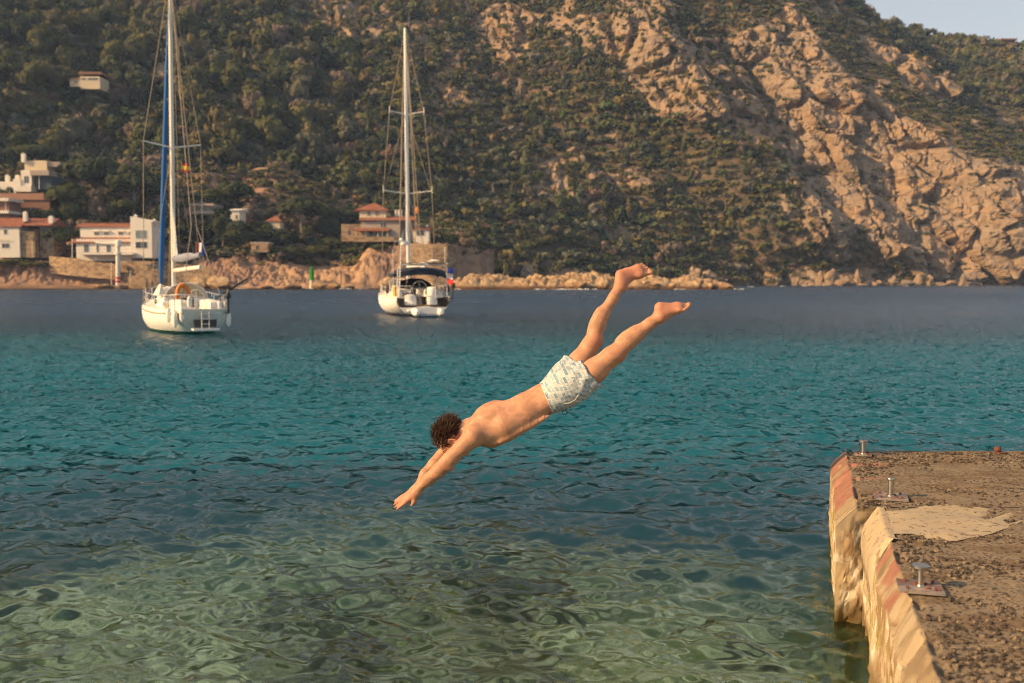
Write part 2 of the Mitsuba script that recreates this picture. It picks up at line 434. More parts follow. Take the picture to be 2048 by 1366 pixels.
def plant_hill():
    rng = np.random.RandomState(77)
    p, rk, area = surface_points(rng, HP, HR, 220000)
    ok = (rng.rand(len(p)) < area / np.percentile(area, 90)) & (np.abs(p[:, 0] / p[:, 1]) < 0.57) & (p[:, 2] < 0.295 * p[:, 1] + 4) & (p[:, 2] > 1.0)
    p, rk = p[ok], rk[ok]
    x, z = p[:, 0], p[:, 2]
    forest = np.clip((-20 - x) / 60, 0, 1)                        # the left half is pine wood, the rest scrub
    far = (p[:, 1] > 540) & (x > 130)
    scrub = np.clip((x - 105) / 40, 0, 1) * (~far)
    var = nfbm(x / 30, p[:, 1] / 40, z / 25, 2, 81)
    rad = (1.35 + 2.3 * rng.rand(len(p)) ** 3) * (1 + 0.55 * forest) * (1 - 0.42 * scrub) * (0.75 + 0.5 * var) * np.where(far, 1.25, 1)
    keep_rock = rng.rand(len(p)) > np.clip((rk - 0.12) * 1.9, 0, 0.87)
    thin = rng.rand(len(p)) < np.clip(1.15 - 0.5 * scrub - np.clip(var - 0.45, 0, 1) * 1.2 * (1 - forest), 0.2, 1)
    rad = np.where(rk > 0.4, rad * 0.62, rad)
    s = np.nonzero(keep_rock & thin)[0]
    p, rad, rk, forest, scrub, far, var = (a[s] for a in (p, rad, rk, forest, scrub, far, var))
    k = spread(p, rad, 1.05)
    p, rad, rk, forest, scrub, far, var = (a[k] for a in (p, rad, rk, forest, scrub, far, var))
    return rng, p, rad, rk, forest, scrub, far, var


def build_woodland():
    rng, p, rad, rk, forest, scrub, far, var = plant_hill()
    templ = {k: [crown(100 + 10 * q + i, k, n, per, sz) for i in range(5)] for q, (k, n, per, sz) in enumerate((('round', 12, 13, .095), ('bush', 10, 11, .125), ('cone', 11, 12, .085)))}
    n = len(p)
    kind = np.where(rng.rand(n) < 0.62 * forest + 0.25 * (1 - scrub) + .9 * far, 'round', np.where(rng.rand(n) < 0.16 * (1 - scrub), 'cone', 'bush'))
    big = np.argsort(-(rad * (forest + 0.25) * (kind == 'round') / p[:, 1] * (p[:, 2] < 0.275 * p[:, 1]) * (np.abs(p[:, 0] / p[:, 1]) < .51)))[:170]  # these stand out as single trees
    single = np.zeros(n, bool)
    single[big] = True
    tone = rng.choice(6, n, p=[.24, .22, .13, .13, .20, .08])
    vs, cs, fs, at_ = [], [], [], 0
    singles = []
    for i in range(n):
        r = rad[i]
        h = 2.15 * r * {'round': 1.05, 'bush': 0.85, 'cone': 1.5}[kind[i]] * (0.85 + 0.3 * rng.rand())
        a = rng.rand() * 6.283
        if single[i]:
            singles.append((p[i], r, h, a, int(tone[i]), int(rng.randint(5))))
            continue
        V, Fc = templ[kind[i]][rng.randint(5)]
        w = 2.15 * r
        M = np.array([[math.cos(a) * w, -math.sin(a) * w, 0], [math.sin(a) * w, math.cos(a) * w, 0], [0, 0, h]])
        vs.append(V @ M.T + p[i] - np.array([0, 0, 0.10 * h]))
        col = LEAF_TONES[tone[i]] * (0.8 + 0.4 * rng.rand()) * (1.0 + 0.35 * (rng.rand() - .5) * np.array([1, 0, -.5]))
        cs.append(np.repeat(col[None] * (0.75 + 0.5 * rng.rand(len(V) // 3, 1)), 3, axis=0))
        fs.append(Fc + at_)
        at_ += len(V)
    scene['woodland'] = mikit.ply(trimesh.Trimesh(np.vstack(vs), np.vstack(fs), process=False), 'woodland_mat', color=np.clip(np.vstack(cs), 0.01, 0.9))
    labels['woodland'] = {'label': 'scrub and small trees covering the hillside as one mass', 'category': 'woodland', 'kind': 'stuff'}
    ply_of, trunk = {}, mikit.ply(tube([(0, 0, -.1), (.01, 0, .25), (0, .02, .6)], [.03, .022, .012], 5), 'bark_mat')
    crowns = [crown(300 + i, 'round', 26, 34, .062) for i in range(5)]
    for q, r, h, a, tn, c in singles:
        k = thing('pine_tree', 'bushy wild pine rising above the scrub of the wooded hillside', 'tree', 'wild pines on the wooded hillside')
        if (c, tn) not in ply_of:
            ply_of[c, tn] = mikit.ply(trimesh.Trimesh(*crowns[c], process=False), f'leaf_mat_{tn}')
        M = T().translate(q.tolist()).rotate([0, 0, 1], math.degrees(a)).scale([2.2 * r, 2.2 * r, 1.15 * h])
        part(k, 'crown', {**ply_of[c, tn], 'to_world': M}, None)
        part(k, 'trunk', {**trunk, 'to_world': M}, None)
    return n


n_trees = build_woodland()


def build_undergrowth():
    rng = np.random.RandomState(55)
    i, j = rng.randint(0, HL.shape[0] - 1, 9000), rng.randint(0, HL.shape[1] - 1, 9000)
    p = HL[i, j] + rng.normal(size=(9000, 3)) * [.3, .3, 0]
    hs = HL[np.maximum(i - 8, 0), j][:, 2]
    ok = (p[:, 2] > 6) & (p[:, 1] > 279 + 6 * rng.rand(9000)) & (rng.rand(9000) < np.clip((p[:, 1] - 276) / 18, 0.1, 1))
    p = p[ok]
    r = 0.7 + 1.6 * rng.rand(len(p)) ** 2
    k = spread(p, r, 1.0)
    p, r = p[k], r[k]
    tm = [crown(700 + q, 'bush', 10, 12, .11) for q in range(4)]
    vs, cs, fs, o = [], [], [], 0
    for q in range(len(p)):
        V, Fc = tm[rng.randint(4)]
        vs.append(V * [2.1 * r[q], 2.1 * r[q], 1.9 * r[q]] + p[q] - [0, 0, .2])
        c = LEAF_TONES[rng.randint(6)] * (.8 + .4 * rng.rand())
        cs.append(np.repeat(c[None] * (.75 + .5 * rng.rand(len(V) // 3, 1)), 3, axis=0))
        fs.append(Fc + o)
        o += len(V)
    scene['undergrowth'] = mikit.ply(trimesh.Trimesh(np.vstack(vs), np.vstack(fs), process=False), 'woodland_mat', color=np.clip(np.vstack(cs), .01, .9))
    labels['undergrowth'] = {'label': 'low green undergrowth covering the slope behind the village houses', 'category': 'undergrowth', 'kind': 'stuff'}


build_undergrowth()

# ---- concrete pier ------------------------------------------------------------------------------------------------------
TOP = 0.75


def near_face(y):
    return 2.234 + 0.2856 * (y - 6.25)


def far_face(y):
    return 2.085 + 0.300 * (y - 6.35)


def pier_block(y0, y1, face, cw, cd, seed, ny):
    """A stretch of quay: wall up from below the water, worn bevelled edge, rough deck."""
    ys = np.linspace(y0, y1, ny)
    zs = np.concatenate([[-2.6, -1.3, -0.7], np.linspace(-0.35, TOP - cd, 56)])
    k = np.linspace(0, 1, 13)[1:]
    prof = [(0, z) for z in zs] + [(cw * t, TOP - cd + cd * t ** 0.85) for t in k]
    xs = np.concatenate([np.linspace(0.014, 2.4, 130), [2.7, 3.4, 5.0, 9.0]])
    prof = np.array(prof + [(cw + x, TOP) for x in xs])
    n_wall, n_ch = len(zs), len(k)
    Yg, S = np.meshgrid(ys, np.arange(len(prof)), indexing='ij')
    X = face(Yg) + prof[S, 0]
    Z = prof[S, 1]
    wall, ch = S < n_wall, (S >= n_wall) & (S < n_wall + n_ch)
    deck = S >= n_wall + n_ch
    low = np.clip(1 - Z / 0.5, 0, 1)
    er = 0.055 * (nfbm(Yg * 3, Z * 3.5, 0, 4, seed) - 0.5) * (0.5 + low) + 0.022 * (nfbm(Yg * 17, Z * 15, 0, 3, seed + 1) - 0.5) * (1 + low) - 0.05 * low ** 3 * nfbm(Yg * 6, 0 * Z, 0, 2, seed + 2)
    chip = np.clip(nfbm(Yg * 5.2, Z * 0.8, 0, 4, seed + 3) - 0.58, 0, 1) * 0.22
    X = X - er * wall - 0.3 * er * ch + chip * (ch * (1 - np.abs(2 * (S - n_wall) / n_ch - 1) * 0.4) + 0.3 * wall * (Z > 0.3))
    Z = Z - ch * chip * 0.45 - ch * 0.014 * (nfbm(Yg * 11, X * 14, 0, 3, seed + 4) - 0.5)
    fade = np.clip(np.minimum(Yg - y0, y1 - Yg) / 0.07, 0, 1)
    X, Z = face(Yg) + prof[S, 0] + (X - face(Yg) - prof[S, 0]) * fade, prof[S, 1] + (Z - prof[S, 1]) * fade
    edge = np.exp(-((prof[S, 0] - cw - 0.016 - 0.02 * nfbm(Yg * 7, 0 * Yg, 0, 2, seed + 9)) / 0.013) ** 2) * (S >= n_wall + n_ch - 3)
    Z = Z - edge * 0.030 * np.clip(nfbm(Yg * 9, 0 * Yg, 0, 3, seed + 5) * 3 - 0.9, 0, 1)
    Z = Z + deck * (0.016 * (nfbm(X * 6, Yg * 6, 0, 3, seed + 6) - 0.5) + 0.012 * (nfbm(X * 1.3, Yg * 1.1, 0, 2, seed + 7) - 0.5) + 0.007 * (nfbm(X * 34, Yg * 34, 0, 2, seed + 8) - 0.5))
    return np.stack([X, Yg, Z], -1)


def pier_end(y, face, cw, cd, x1, seed, depth=0.05, flip=False):
    """The end wall of a stretch, square to its length."""
    f = float(face(np.array(y)))
    us, vs = np.linspace(0, 1, 60), np.linspace(0, 1, 90)
    V, U = np.meshgrid(vs, us, indexing='ij')
    X = f + U * (x1 - f)
    ztop = TOP - cd + cd * np.clip((X - f) / cw, 0, 1) ** 0.85 - 0.003
    Z = -2.6 + (ztop + 2.6) * V ** 0.55
    inner = np.clip(U * 12, 0, 1) * np.clip((1 - V) * 12, 0, 1)
    e = depth * 1.4 * (nfbm(X * 6, Z * 5, 0, 4, seed) - 0.5) + 0.03 * (nfbm(X * 26, Z * 22, 0, 3, seed + 1) - 0.5) + 0.07 * np.clip(nfbm(X * 8, Z * 7, 0, 3, seed + 2) - 0.58, 0, 1) * 2
    Y = y + e * inner
    F_ = grid_faces(*X.shape)
    return trimesh.Trimesh(np.stack([X, Y, Z], -1).reshape(-1, 3), F_[:, ::-1] if flip else F_, process=False)


def deck_colour(x, y):
    v1, v2, vr = voronoi(x * 40 + fbm(x * 20, y * 20) * .6, y * 40)
    stone = (1 - smoothstep(.22, .50, v1)) * smoothstep(.12, .3, vr)
    dens = smoothstep(.30, .55, fbm(x * 1.7, y * 1.4, 2.0, 4))
    mort = mix((.19, .148, .105), (.29, .228, .155), fbm(x * 7, y * 5, 4.0))
    mort = mix(mort, (.17, .115, .07), smoothstep(.48, .68, fbm(x * 3, y * 9, 8.0, 4)) * .75)
    grey = mix((.055, .047, .042), (.20, .15, .10), cell_rand(vr * 977))
    return mix(mort, grey, stone * (.62 + .35 * dens))


def pier_colour(p, n, uv):
    x, y, z = p.x, p.y, p.z
    near = y < 6.28
    fx = dr.select(near, 2.234 + 0.2856 * (y - 6.25), 2.085 + 0.300 * (y - 6.35))
    off = x - fx
    cw = dr.select(near, mi.Float(.085), mi.Float(.13))
    deck = deck_colour(x, y)
    wall = mix((.40, .30, .185), (.50, .41, .28), fbm(y * 5, z * 6, 2.0))
    wall = mix(wall, (.62, .55, .43), smoothstep(.56, .66, fbm(y * 9 + x * 9, z * 11, 5.0, 4)) * .9)
    lich = smoothstep(.46, .62, fbm(y * 6 + x * 7, z * 5, 9.0, 4)) * smoothstep(.65, .35, z)
    wall = mix(wall, (.27, .225, .06), lich * .75)
    streak = smoothstep(.45, .66, fbm(y * 22 + x * 22, z * 1.6, 1.0, 4))
    wall = mix(wall, (.20, .11, .045), streak * .7)
    tide = smoothstep(.24, .03, z + .16 * fbm(y * 7 + x * 7, z * 3, 3.0) - .07)
    wall = mix(wall, (.14, .09, .04), tide * .85)
    wall = mix(wall, (.30, .34, .14), smoothstep(.02, -.16, z))                    # algae below the waterline
    bev = mix((.33, .255, .165), (.25, .185, .115), smoothstep(.4, .62, fbm(y * 13, off * 9 - y * 6, 2.0, 4)) * .7)
    bev = mix(bev, (.45, .38, .27), smoothstep(.58, .70, fbm(y * 24, off * 9 - y * 9, 6.0)) * .35)
    bev = mix(bev, (.16, .115, .075), smoothstep(.58, .72, fbm(y * 8, off * 16 + y * 4, 7.0, 4)) * .6)
    where = dr.select(near, smoothstep(4.62, 4.70, y) * smoothstep(5.52, 5.42, y), smoothstep(6.45, 6.62, y))
    red = where * smoothstep(.44, .54, fbm(y * 5, off * 9 + y * 3, 4.0, 4) + .10) * smoothstep(-.06, .0, off) * smoothstep(cw + .05, cw + .02, off)
    bev = mix(bev, mix((.23, .075, .06), (.33, .155, .12), fbm(y * 20, off * 30, 1.0)), red * .75)
    band = smoothstep(.09, .05, dr.abs(y - 7.82 + .10 * noise(x * 4))) + .6 * smoothstep(.05, .02, dr.abs(y - 7.3 + .06 * noise(x * 5)))
    deck = mix(deck, (.42, .185, .135), band * smoothstep(.55, .25, off) * .8)
    on_deck = smoothstep(cw - .008, cw + .014, off) * smoothstep(.715, .735, z)
    edge = smoothstep(TOP - .17, TOP - .12, z) * smoothstep(-.05, .01, off)
    return mix(mix(wall, bev, edge), deck, on_deck)


def patch_colour(p, n, uv):
    c = mix((.41, .32, .205), (.47, .375, .25), fbm(p.x * 5, p.y * 5, 1.0))
    c = mix(c, (.36, .30, .22), smoothstep(.55, .7, fbm(p.x * 3 + p.y * 2, p.y * 9, 4.0)) * .6)
    return mix(c, (.14, .105, .075), smoothstep(.62, .72, fbm(p.x * 40, p.y * 40, 7.0, 4)) * .7)


def build_pier():
    bsdf('pier_mat', {'type': 'twosided', 'nested': {'type': 'diffuse', 'reflectance': proc(pier_colour)}})
    bsdf('patch_mat', {'type': 'twosided', 'nested': {'type': 'diffuse', 'reflectance': proc(patch_colour)}})
    k = thing('pier', 'rough concrete pier with worn red painted edge and stepped side wall', 'pier')
    nb = pier_block(2.3, 6.29, near_face, 0.085, 0.145, 201, 210)
    fb = pier_block(6.31, 8.42, far_face, 0.13, 0.125, 211, 120)
    part(k, 'near_block', join(trimesh.Trimesh(nb.reshape(-1, 3), grid_faces(*nb.shape[:2]), process=False),
                               pier_end(6.29, near_face, 0.085, 0.145, 9, 221, 0.0, True)), 'pier_mat', smooth=40)
    part(k, 'far_block', join(trimesh.Trimesh(fb.reshape(-1, 3), grid_faces(*fb.shape[:2]), process=False),
                              pier_end(6.31, far_face, 0.13, 0.125, 2.75, 231), pier_end(8.42, far_face, 0.13, 0.125, 9, 241, 0.02, True)), 'pier_mat', smooth=40)
    # pale cement repair: a thin slab with a ragged outline lying over the edge
    rng = np.random.RandomState(5)
    th = np.linspace(0, 2 * math.pi, 260, endpoint=False)
    out = []
    for t in th:
        c, s = math.cos(t), math.sin(t)
        y = 5.90 + 0.37 * abs(s) ** 0.8 * (1 if s > 0 else -1) + .05 * c
        e = float(near_face(y)) + 0.075
        x = e + (0.42 + 0.42 * c) * (1.0 if c < 0 else 1.0) * (0.92 - 0.30 * abs(s) ** 3)
        if c < -0.45:
            x = e + 0.02
        j = 0.34 * (nfbm(np.array([c * 2.2 + 9]), s * 4.5, 0, 5, 9)[0] - 0.5) * (1 + .8 * c)
        out.append((x + j * (c > -0.45), y + j))
    import shapely
    poly = shapely.Polygon(out).buffer(0)
    poly = max(getattr(poly, 'geoms', [poly]), key=lambda g: g.area)
    poly = shapely.Polygon(poly.exterior)
    gx, gy = np.meshgrid(np.arange(1.8, 3.6, 0.022), np.arange(5.3, 6.5, 0.022))
    pts = np.stack([gx.ravel(), gy.ravel()], 1)
    ins = pts[shapely.contains_xy(poly.buffer(-0.012), pts[:, 0], pts[:, 1])]
    ring = np.array(poly.exterior.coords)[:-1]
    allp = np.vstack([ins, ring])
    from scipy.spatial import Delaunay
    tri = Delaunay(allp).simplices
    cen = allp[tri].mean(1)
    tri = tri[shapely.contains_xy(poly, cen[:, 0], cen[:, 1])]
    a = allp[tri]
    w = np.cross(a[:, 1] - a[:, 0], a[:, 2] - a[:, 0])
    tri[w < 0] = tri[w < 0][:, ::-1]
    d = np.array([poly.exterior.distance(shapely.Point(q)) for q in allp])
    z = TOP + 0.0005 + 0.014 * np.clip(d / 0.12, 0, 1) ** 0.7 + 0.006 * (nfbm(allp[:, 0] * 12, allp[:, 1] * 12, 0, 3, 77) - 0.5)
    part(k, 'repair_patch', trimesh.Trimesh(np.column_stack([allp, z]), tri, process=False), 'patch_mat', smooth=True, label='pale smooth cement patch on the deck')
    prof = [(0.12, TOP + .008), (0.098, TOP + .009)] + [(0.085 * t - .014 * (1 - .6 * t), TOP - .145 + .145 * t ** .85 + .010) for t in np.linspace(1, 0, 8)] + [(-.018, TOP - .22), (-.012, TOP - .34), (.03, TOP - .36)]
    lip = np.array([[(float(near_face(y)) + o, y, zz) for o, zz in prof] for y in np.linspace(5.50, 6.285, 60)])
    lip[..., 0] -= 0.012 * (nfbm(lip[..., 1] * 8, lip[..., 2] * 8, 0, 3, 71) - 0.5)
    lip[:4, :, 0] += np.array([.03, .018, .008, .002])[:, None]
    lip[:, -3:, 2] += 0.10 * (nfbm(lip[:, -3:, 1] * 7, 0 * lip[:, -3:, 1], 0, 3, 72) - .5)
    part(k, 'repair_lip', trimesh.Trimesh(lip.reshape(-1, 3), grid_faces(60, len(prof))[:, ::-1], process=False), 'patch_mat', smooth=True)
    # loose aggregate standing proud of the deck
    matte('stone_dark_mat', (.075, .062, .052))
    matte('stone_tan_mat', (.22, .17, .12))
    base = trimesh.creation.icosphere(subdivisions=1)
    for name, mat, n, s0 in (('gravel', 'stone_dark_mat', 9000, 1), ('pale_gravel', 'stone_tan_mat', 4500, 2)):
        V, Fc, o = [], [], 0
        for i in range(n):
            y = 3.3 + 5.05 * rng.rand() ** 1.2
            f = float(near_face(y)) if y < 6.29 else float(far_face(y))
            x = f + (0.12 if y < 6.29 else 0.17) + 2.3 * rng.rand()
            if shapely.contains_xy(poly, x, y) and rng.rand() < 0.94 or nfbm(np.array([x * 1.6]), y * 1.6, 0, 3, 91)[0] < 0.33 + 0.14 * rng.rand():
                continue
            r = (0.004 + 0.009 * rng.rand() ** 2.5)
            v = base.vertices * (1 + 0.25 * rng.randn(len(base.vertices), 1)) * r * np.array([1, 1, .7])
            V.append(v + (x, y, TOP + 0.002))
            Fc.append(base.faces + o)
            o += len(v)
        part(k, name, trimesh.Trimesh(np.vstack(V), np.vstack(Fc), process=False), mat, kind='stuff')


build_pier()

paint('steel_mat', (.50, .43, .36), 0.34, metallic=1.0)
def plate_colour(p, n, uv):
    c = fbm(p.x * 22, p.y * 22, p.z * 22, 4)
    return mix(mix((.30, .255, .22), (.17, .13, .11), smoothstep(.4, .6, fbm(p.x * 9, p.y * 9, 2.0))), (.20, .08, .04), smoothstep(.55, .68, c) * .8)
bsdf('plate_mat', {'type': 'principled', 'base_color': proc(plate_colour), 'roughness': 0.55, 'metallic': 0.35})
paint('rust_mat', (.13, .05, .03), 0.9)


def bollard(x, y, turn, r, h, cap_r, half, label):
    k = thing('mooring_bollard', label, 'bollard', 'steel mooring bollards along the pier edge')
    z = TOP + 0.006
    pl = trimesh.creation.box((2 * half, 2 * half, 0.012))
    pl = pl.subdivide().subdivide()
    rot(pl, turn)
    pl.apply_translation((x, y, z + 0.004))
    part(k, 'base_plate', pl, 'plate_mat')
    part(k, 'post', lathe([(0, 0), (r * 1.35, 0), (r * 1.3, 0.004), (r, 0.009), (r, h - 0.004), (r * .9, h), (0, h)], 28, (x, y, z + 0.010)), 'steel_mat', smooth=40)
    part(k, 'cap', lathe([(0, h - .003), (cap_r * .93, h - .003), (cap_r, h), (cap_r, h + 0.010), (cap_r * .92, h + .013), (0, h + .0135)], 32, (x, y, z + 0.010)), 'steel_mat', smooth=40)
    for sx in (-1, 1):
        for sy in (-1, 1):
            a = math.radians(turn)
            bx, by = sx * half * .62, sy * half * .62
            b = trimesh.creation.cylinder(radius=.0085, height=.012, sections=6)
            b.apply_translation((x + bx * math.cos(a) - by * math.sin(a), y + bx * math.sin(a) + by * math.cos(a), z + .016))
            part(k, 'bolt', b, 'rust_mat')
    part(k, 'rust_crumbs', join([ball((x + .04 * math.cos(q) * (.4 + .6 * math.sin(q * 7) ** 2) + .02, y + .05 * math.sin(q), z + .010), .006 + .004 * math.sin(q * 3), 1) for q in np.linspace(0, 6.2, 16)]), 'rust_mat')


bollard(1.918, 4.62, -16, .0135, .088, .041, .098, 'short steel bollard with wide flat cap on a rusty plate, nearest to the camera')
bollard(2.520, 6.58, -17, .0175, .108, .0275, .105, 'steel bollard with narrow cap on a square plate beside the pale cement patch')
bollard(2.905, 8.20, -17, .0175, .100, .038, .066, 'small steel bollard standing at the far corner of the pier')
whole('mooring_stub', join(lathe([(0, 0), (.014, 0), (.015, .012), (.026, .02), (.03, .036), (.024, .052), (0, .058)], 16, (4.08, 8.33, TOP - .004)), lathe([(0, 0), (.05, 0), (.046, .007), (0, .008)], 14, (4.10, 8.33, TOP))),
      'rust_mat', 'rusty round iron stub on the far edge of the pier', 'mooring stub', smooth=True)

# ---- sailing boats ----------------------------------------------------------------------------------------------------------
paint('gelcoat_mat', (.74, .70, .64), 0.25)
paint('cream_mat', (.66, .60, .51), 0.5)
paint('alloy_mat', (.70, .66, .60), 0.4)
paint('line_mat', (.30, .23, .16), 0.7)
paint('blue_cover_mat', (.015, .11, .33), 0.7)
paint('grey_cover_mat', (.20, .215, .27), 0.8)
paint('navy_mat', (.018, .026, .048), 0.7)
paint('dark_mat', (.03, .03, .032), 0.6)
paint('orange_mat', (.62, .19, .03), 0.55)
paint('green_hull_mat', (.02, .085, .045), 0.5)
paint('red_hull_mat', (.20, .05, .035), 0.5)
paint('teak_mat', (.30, .20, .11), 0.7)
paint('yellow_mat', (.60, .38, .04), 0.6)
paint('flag_red_mat', (.52, .035, .025), 0.8)
paint('flag_yellow_mat', (.80, .50, .04), 0.8)
paint('flag_blue_mat', (.03, .07, .38), 0.8)
paint('flag_white_mat', (.72, .70, .68), 0.8)
paint('teal_mat', (.03, .22, .20), 0.6)


class Boat:
    """Builds in its own axes, x to the bow, y to port, z up from the waterline, and sets it afloat."""

    def __init__(self, key, px, D, turn, scale=(0.86, 1.0), heel=0.0):
        self.k = key
        p = at(px, 560, D)
        self.M = trimesh.transformations.translation_matrix((p[0], D, 0)) @ trimesh.transformations.rotation_matrix(math.radians(90 + turn), (0, 0, 1)) \
            @ trimesh.transformations.rotation_matrix(math.radians(heel), (1, 0, 0)) @ np.diag([scale[0], scale[1], 1, 1])

    def add(self, name, mesh, mat, smooth=35, label=None, parent=None):
        m = mesh.copy()
        m.apply_transform(self.M)
        return part(parent or self.k, name, m, mat, smooth=smooth, label=label)


def hull_section(x, L, B, fb, fs, tw):
    """(half breadth at deck, deck height, keel depth) at x along the hull, from -L/2 (stern) to L/2 (bow)."""
    t = (x + L / 2) / L
    b = B / 2 * np.interp(t, [0, .15, .35, .5, .65, .8, .9, .97, 1], [tw, tw + (1 - tw) * .55, .98, 1, .93, .70, .43, .16, .02])
    z = np.interp(t, [0, .3, .6, 1], [fs, fs * .96, fs * 1.04 + .03, fb])
    k = np.interp(t, [0, .12, .4, .7, .93, 1], [.12, -.12, -.45, -.42, -.10, .25 * fb])
    return b, z, k


def hull_mesh(L, B, fb, fs, tw, z0=None, z1=None, grow=0.0, rake=0.45, closed=True):
    """The outer skin between heights z0 and z1 (fractions of the section when None)."""
    xs = np.concatenate([np.linspace(-L / 2, L * .3, 26), np.linspace(L * .33, L / 2, 12)])
    phi = np.linspace(0, 1, 15)
    V = []
    for x in xs:
        b, zd, kd = hull_section(x, L, B, fb, fs, tw)
        row = []
        for s in (1, -1):
            for q in (phi if s > 0 else phi[::-1][1:]):
                z = zd + (kd - zd) * q
                w = (b + grow) * (1 - q ** 2.6) ** 0.62 * (1 + .05 * math.sin(q * 3.14))
                xx = x + rake * (1 - q) * 0.8 * max(0, (x / (L / 2) - .55) / .45) - (rake * 1.1 * q if False else 0)
                if x < -L * .40:
                    xx = x + (rake + .25) * q * ((-x / (L / 2) - .8) / .2)
                row.append((xx, s * w, z))
        V.append(row)
    V = np.array(V)
    n, m = V.shape[:2]
    f = grid_faces(n, m)
    pts = V.reshape(-1, 3)
    c0 = len(pts)
    pts = np.vstack([pts, V[0].mean(0)[None] + [0, 0, .1]])
    cap = [[c0, j + 1, j] for j in range(m - 1)] + [[c0, 0, m - 1]]
    mesh = trimesh.Trimesh(pts, np.vstack([f, cap]) if closed else f, process=False)
    if z0 is not None or z1 is not None:
        tri = mesh.triangles_center[:, 2]
        keep = np.ones(len(mesh.faces), bool)
        if z1 is not None:
            mesh = trimesh.intersections.slice_mesh_plane(mesh, (0, 0, -1), (0, 0, z1))
        if z0 is not None:
            mesh = trimesh.intersections.slice_mesh_plane(mesh, (0, 0, 1), (0, 0, z0))
    return mesh


def deck_mesh(L, B, fb, fs, tw, drop=0.05, x0=None, x1=None):
    xs = np.linspace(-L / 2 + .02 if x0 is None else x0, L / 2 - .1 if x1 is None else x1, 30)
    V = []
    for x in xs:
        b, z, k = hull_section(x, L, B, fb, fs, tw)
        V.append([(x, b * .97 * s, z - drop + .06 * (1 - s * s)) for s in np.linspace(1, -1, 7)])
    V = np.array(V)
    return trimesh.Trimesh(V.reshape(-1, 3), grid_faces(*V.shape[:2]), process=False)


def strake(L, B, fb, fs, tw, below, r, grow=0.015, x0=-0.5, x1=0.49, side=1):
    pts = []
    for x in np.linspace(x0 * L, x1 * L, 26):
        b, z, k = hull_section(x, L, B, fb, fs, tw)
        q = below / (z - k)
        w = (b + grow) * (1 - q ** 2.6) ** .62 * (1 + .05 * math.sin(q * 3.14))
        xx = x + .45 * .8 * (1 - q) * max(0, (x / (L / 2) - .55) / .45)
        pts.append((xx, side * w, z - below))
    return tube(pts, r, 6)


def slab_loft(outline, z0, z1, inset):
    """A rounded raised box from a plan outline: walls leaning in, crowned top."""
    o = np.asarray(outline, float)
    c = o.mean(0)
    rings = [np.column_stack([c + (o - c) * s, np.full(len(o), z)]) for s, z in ((1, z0), (1 - inset * .5, z0 + (z1 - z0) * .8), (1 - inset, z1 - .03), (1 - inset - .08, z1), (.3, z1 + .05))]
    n = len(o)
    V = np.vstack(rings + [np.array([[c[0], c[1], z1 + .06]])])
    f = []
    for r in range(len(rings) - 1):
        for j in range(n):
            k = (j + 1) % n
            f += [[r * n + j, r * n + k, (r + 1) * n + k], [r * n + j, (r + 1) * n + k, (r + 1) * n + j]]
    f += [[(len(rings) - 1) * n + j, (len(rings) - 1) * n + (j + 1) % n, len(V) - 1] for j in range(n)]
    m = trimesh.Trimesh(V, f, process=False)
    m.fix_normals()
    return m


def fender(p, l=.62, r=.11):
    return lathe([(0, -l / 2), (r * .35, -l / 2), (r * .5, -l / 2 + .04), (r * .95, -l / 2 + .12), (r, 0), (r * .95, l / 2 - .12), (r * .5, l / 2 - .04), (r * .3, l / 2), (0, l / 2)], 14, p)


def flag_strip(p, w, h, a, b, mat_cols, boat, name, wave=.12, vertical=False):
    """A small flag of stripes hanging from p towards direction a (along the fly); b is down."""
    k = boat.add(name, tube([np.array(p) - np.array(b) * .05, np.array(p) + np.array(b) * h * 1.05], .012, 5), 'line_mat')
    n = 9
    c0 = 0
    for q, (mat, part_) in enumerate(mat_cols):
        c1 = c0 + part_
        u = np.linspace(c0, c1, n) if vertical else np.linspace(0, 1, n)
        v = np.linspace(0, 1, 6) if vertical else np.linspace(c0, c1, 5)
        U, V = np.meshgrid(u, v, indexing='ij')
        side = np.cross(a, b)
        P = np.array(p) + (U * w)[..., None] * np.array(a) + (V * h + .10 * U * w)[..., None] * np.array(b) + (wave * np.sin(U * 7 + V * 1.5) * U)[..., None] * side * w
        g = trimesh.Trimesh(np.vstack([P.reshape(-1, 3), P.reshape(-1, 3) + side * .006]), np.vstack([grid_faces(*U.shape), grid_faces(*U.shape)[:, ::-1] + U.size]), process=False)
        m = g.copy()
        m.apply_transform(boat.M)
        part(k, 'stripe', m, mat, smooth=False)
        c0 = c1
    return k


def rails(b, L, B, fb, fs, tw, hgt, xs_, mat='alloy_mat'):
    """Stanchions with two guard wires on both sides."""
    for s in (1, -1):
        tops = []
        for x in xs_:
            w, z, k = hull_section(x, L, B, fb, fs, tw)
            tops.append((x, s * w * .95, z))
            b.add('stanchion', tube([(x, s * w * .95, z - .03), (x, s * w * .95, z + hgt)], .016, 6), mat)
        tops = np.array(tops)
        for f in (.97, .5):
            b.add('guard_wire', tube(tops + [0, 0, hgt * f], .009, 4), mat)


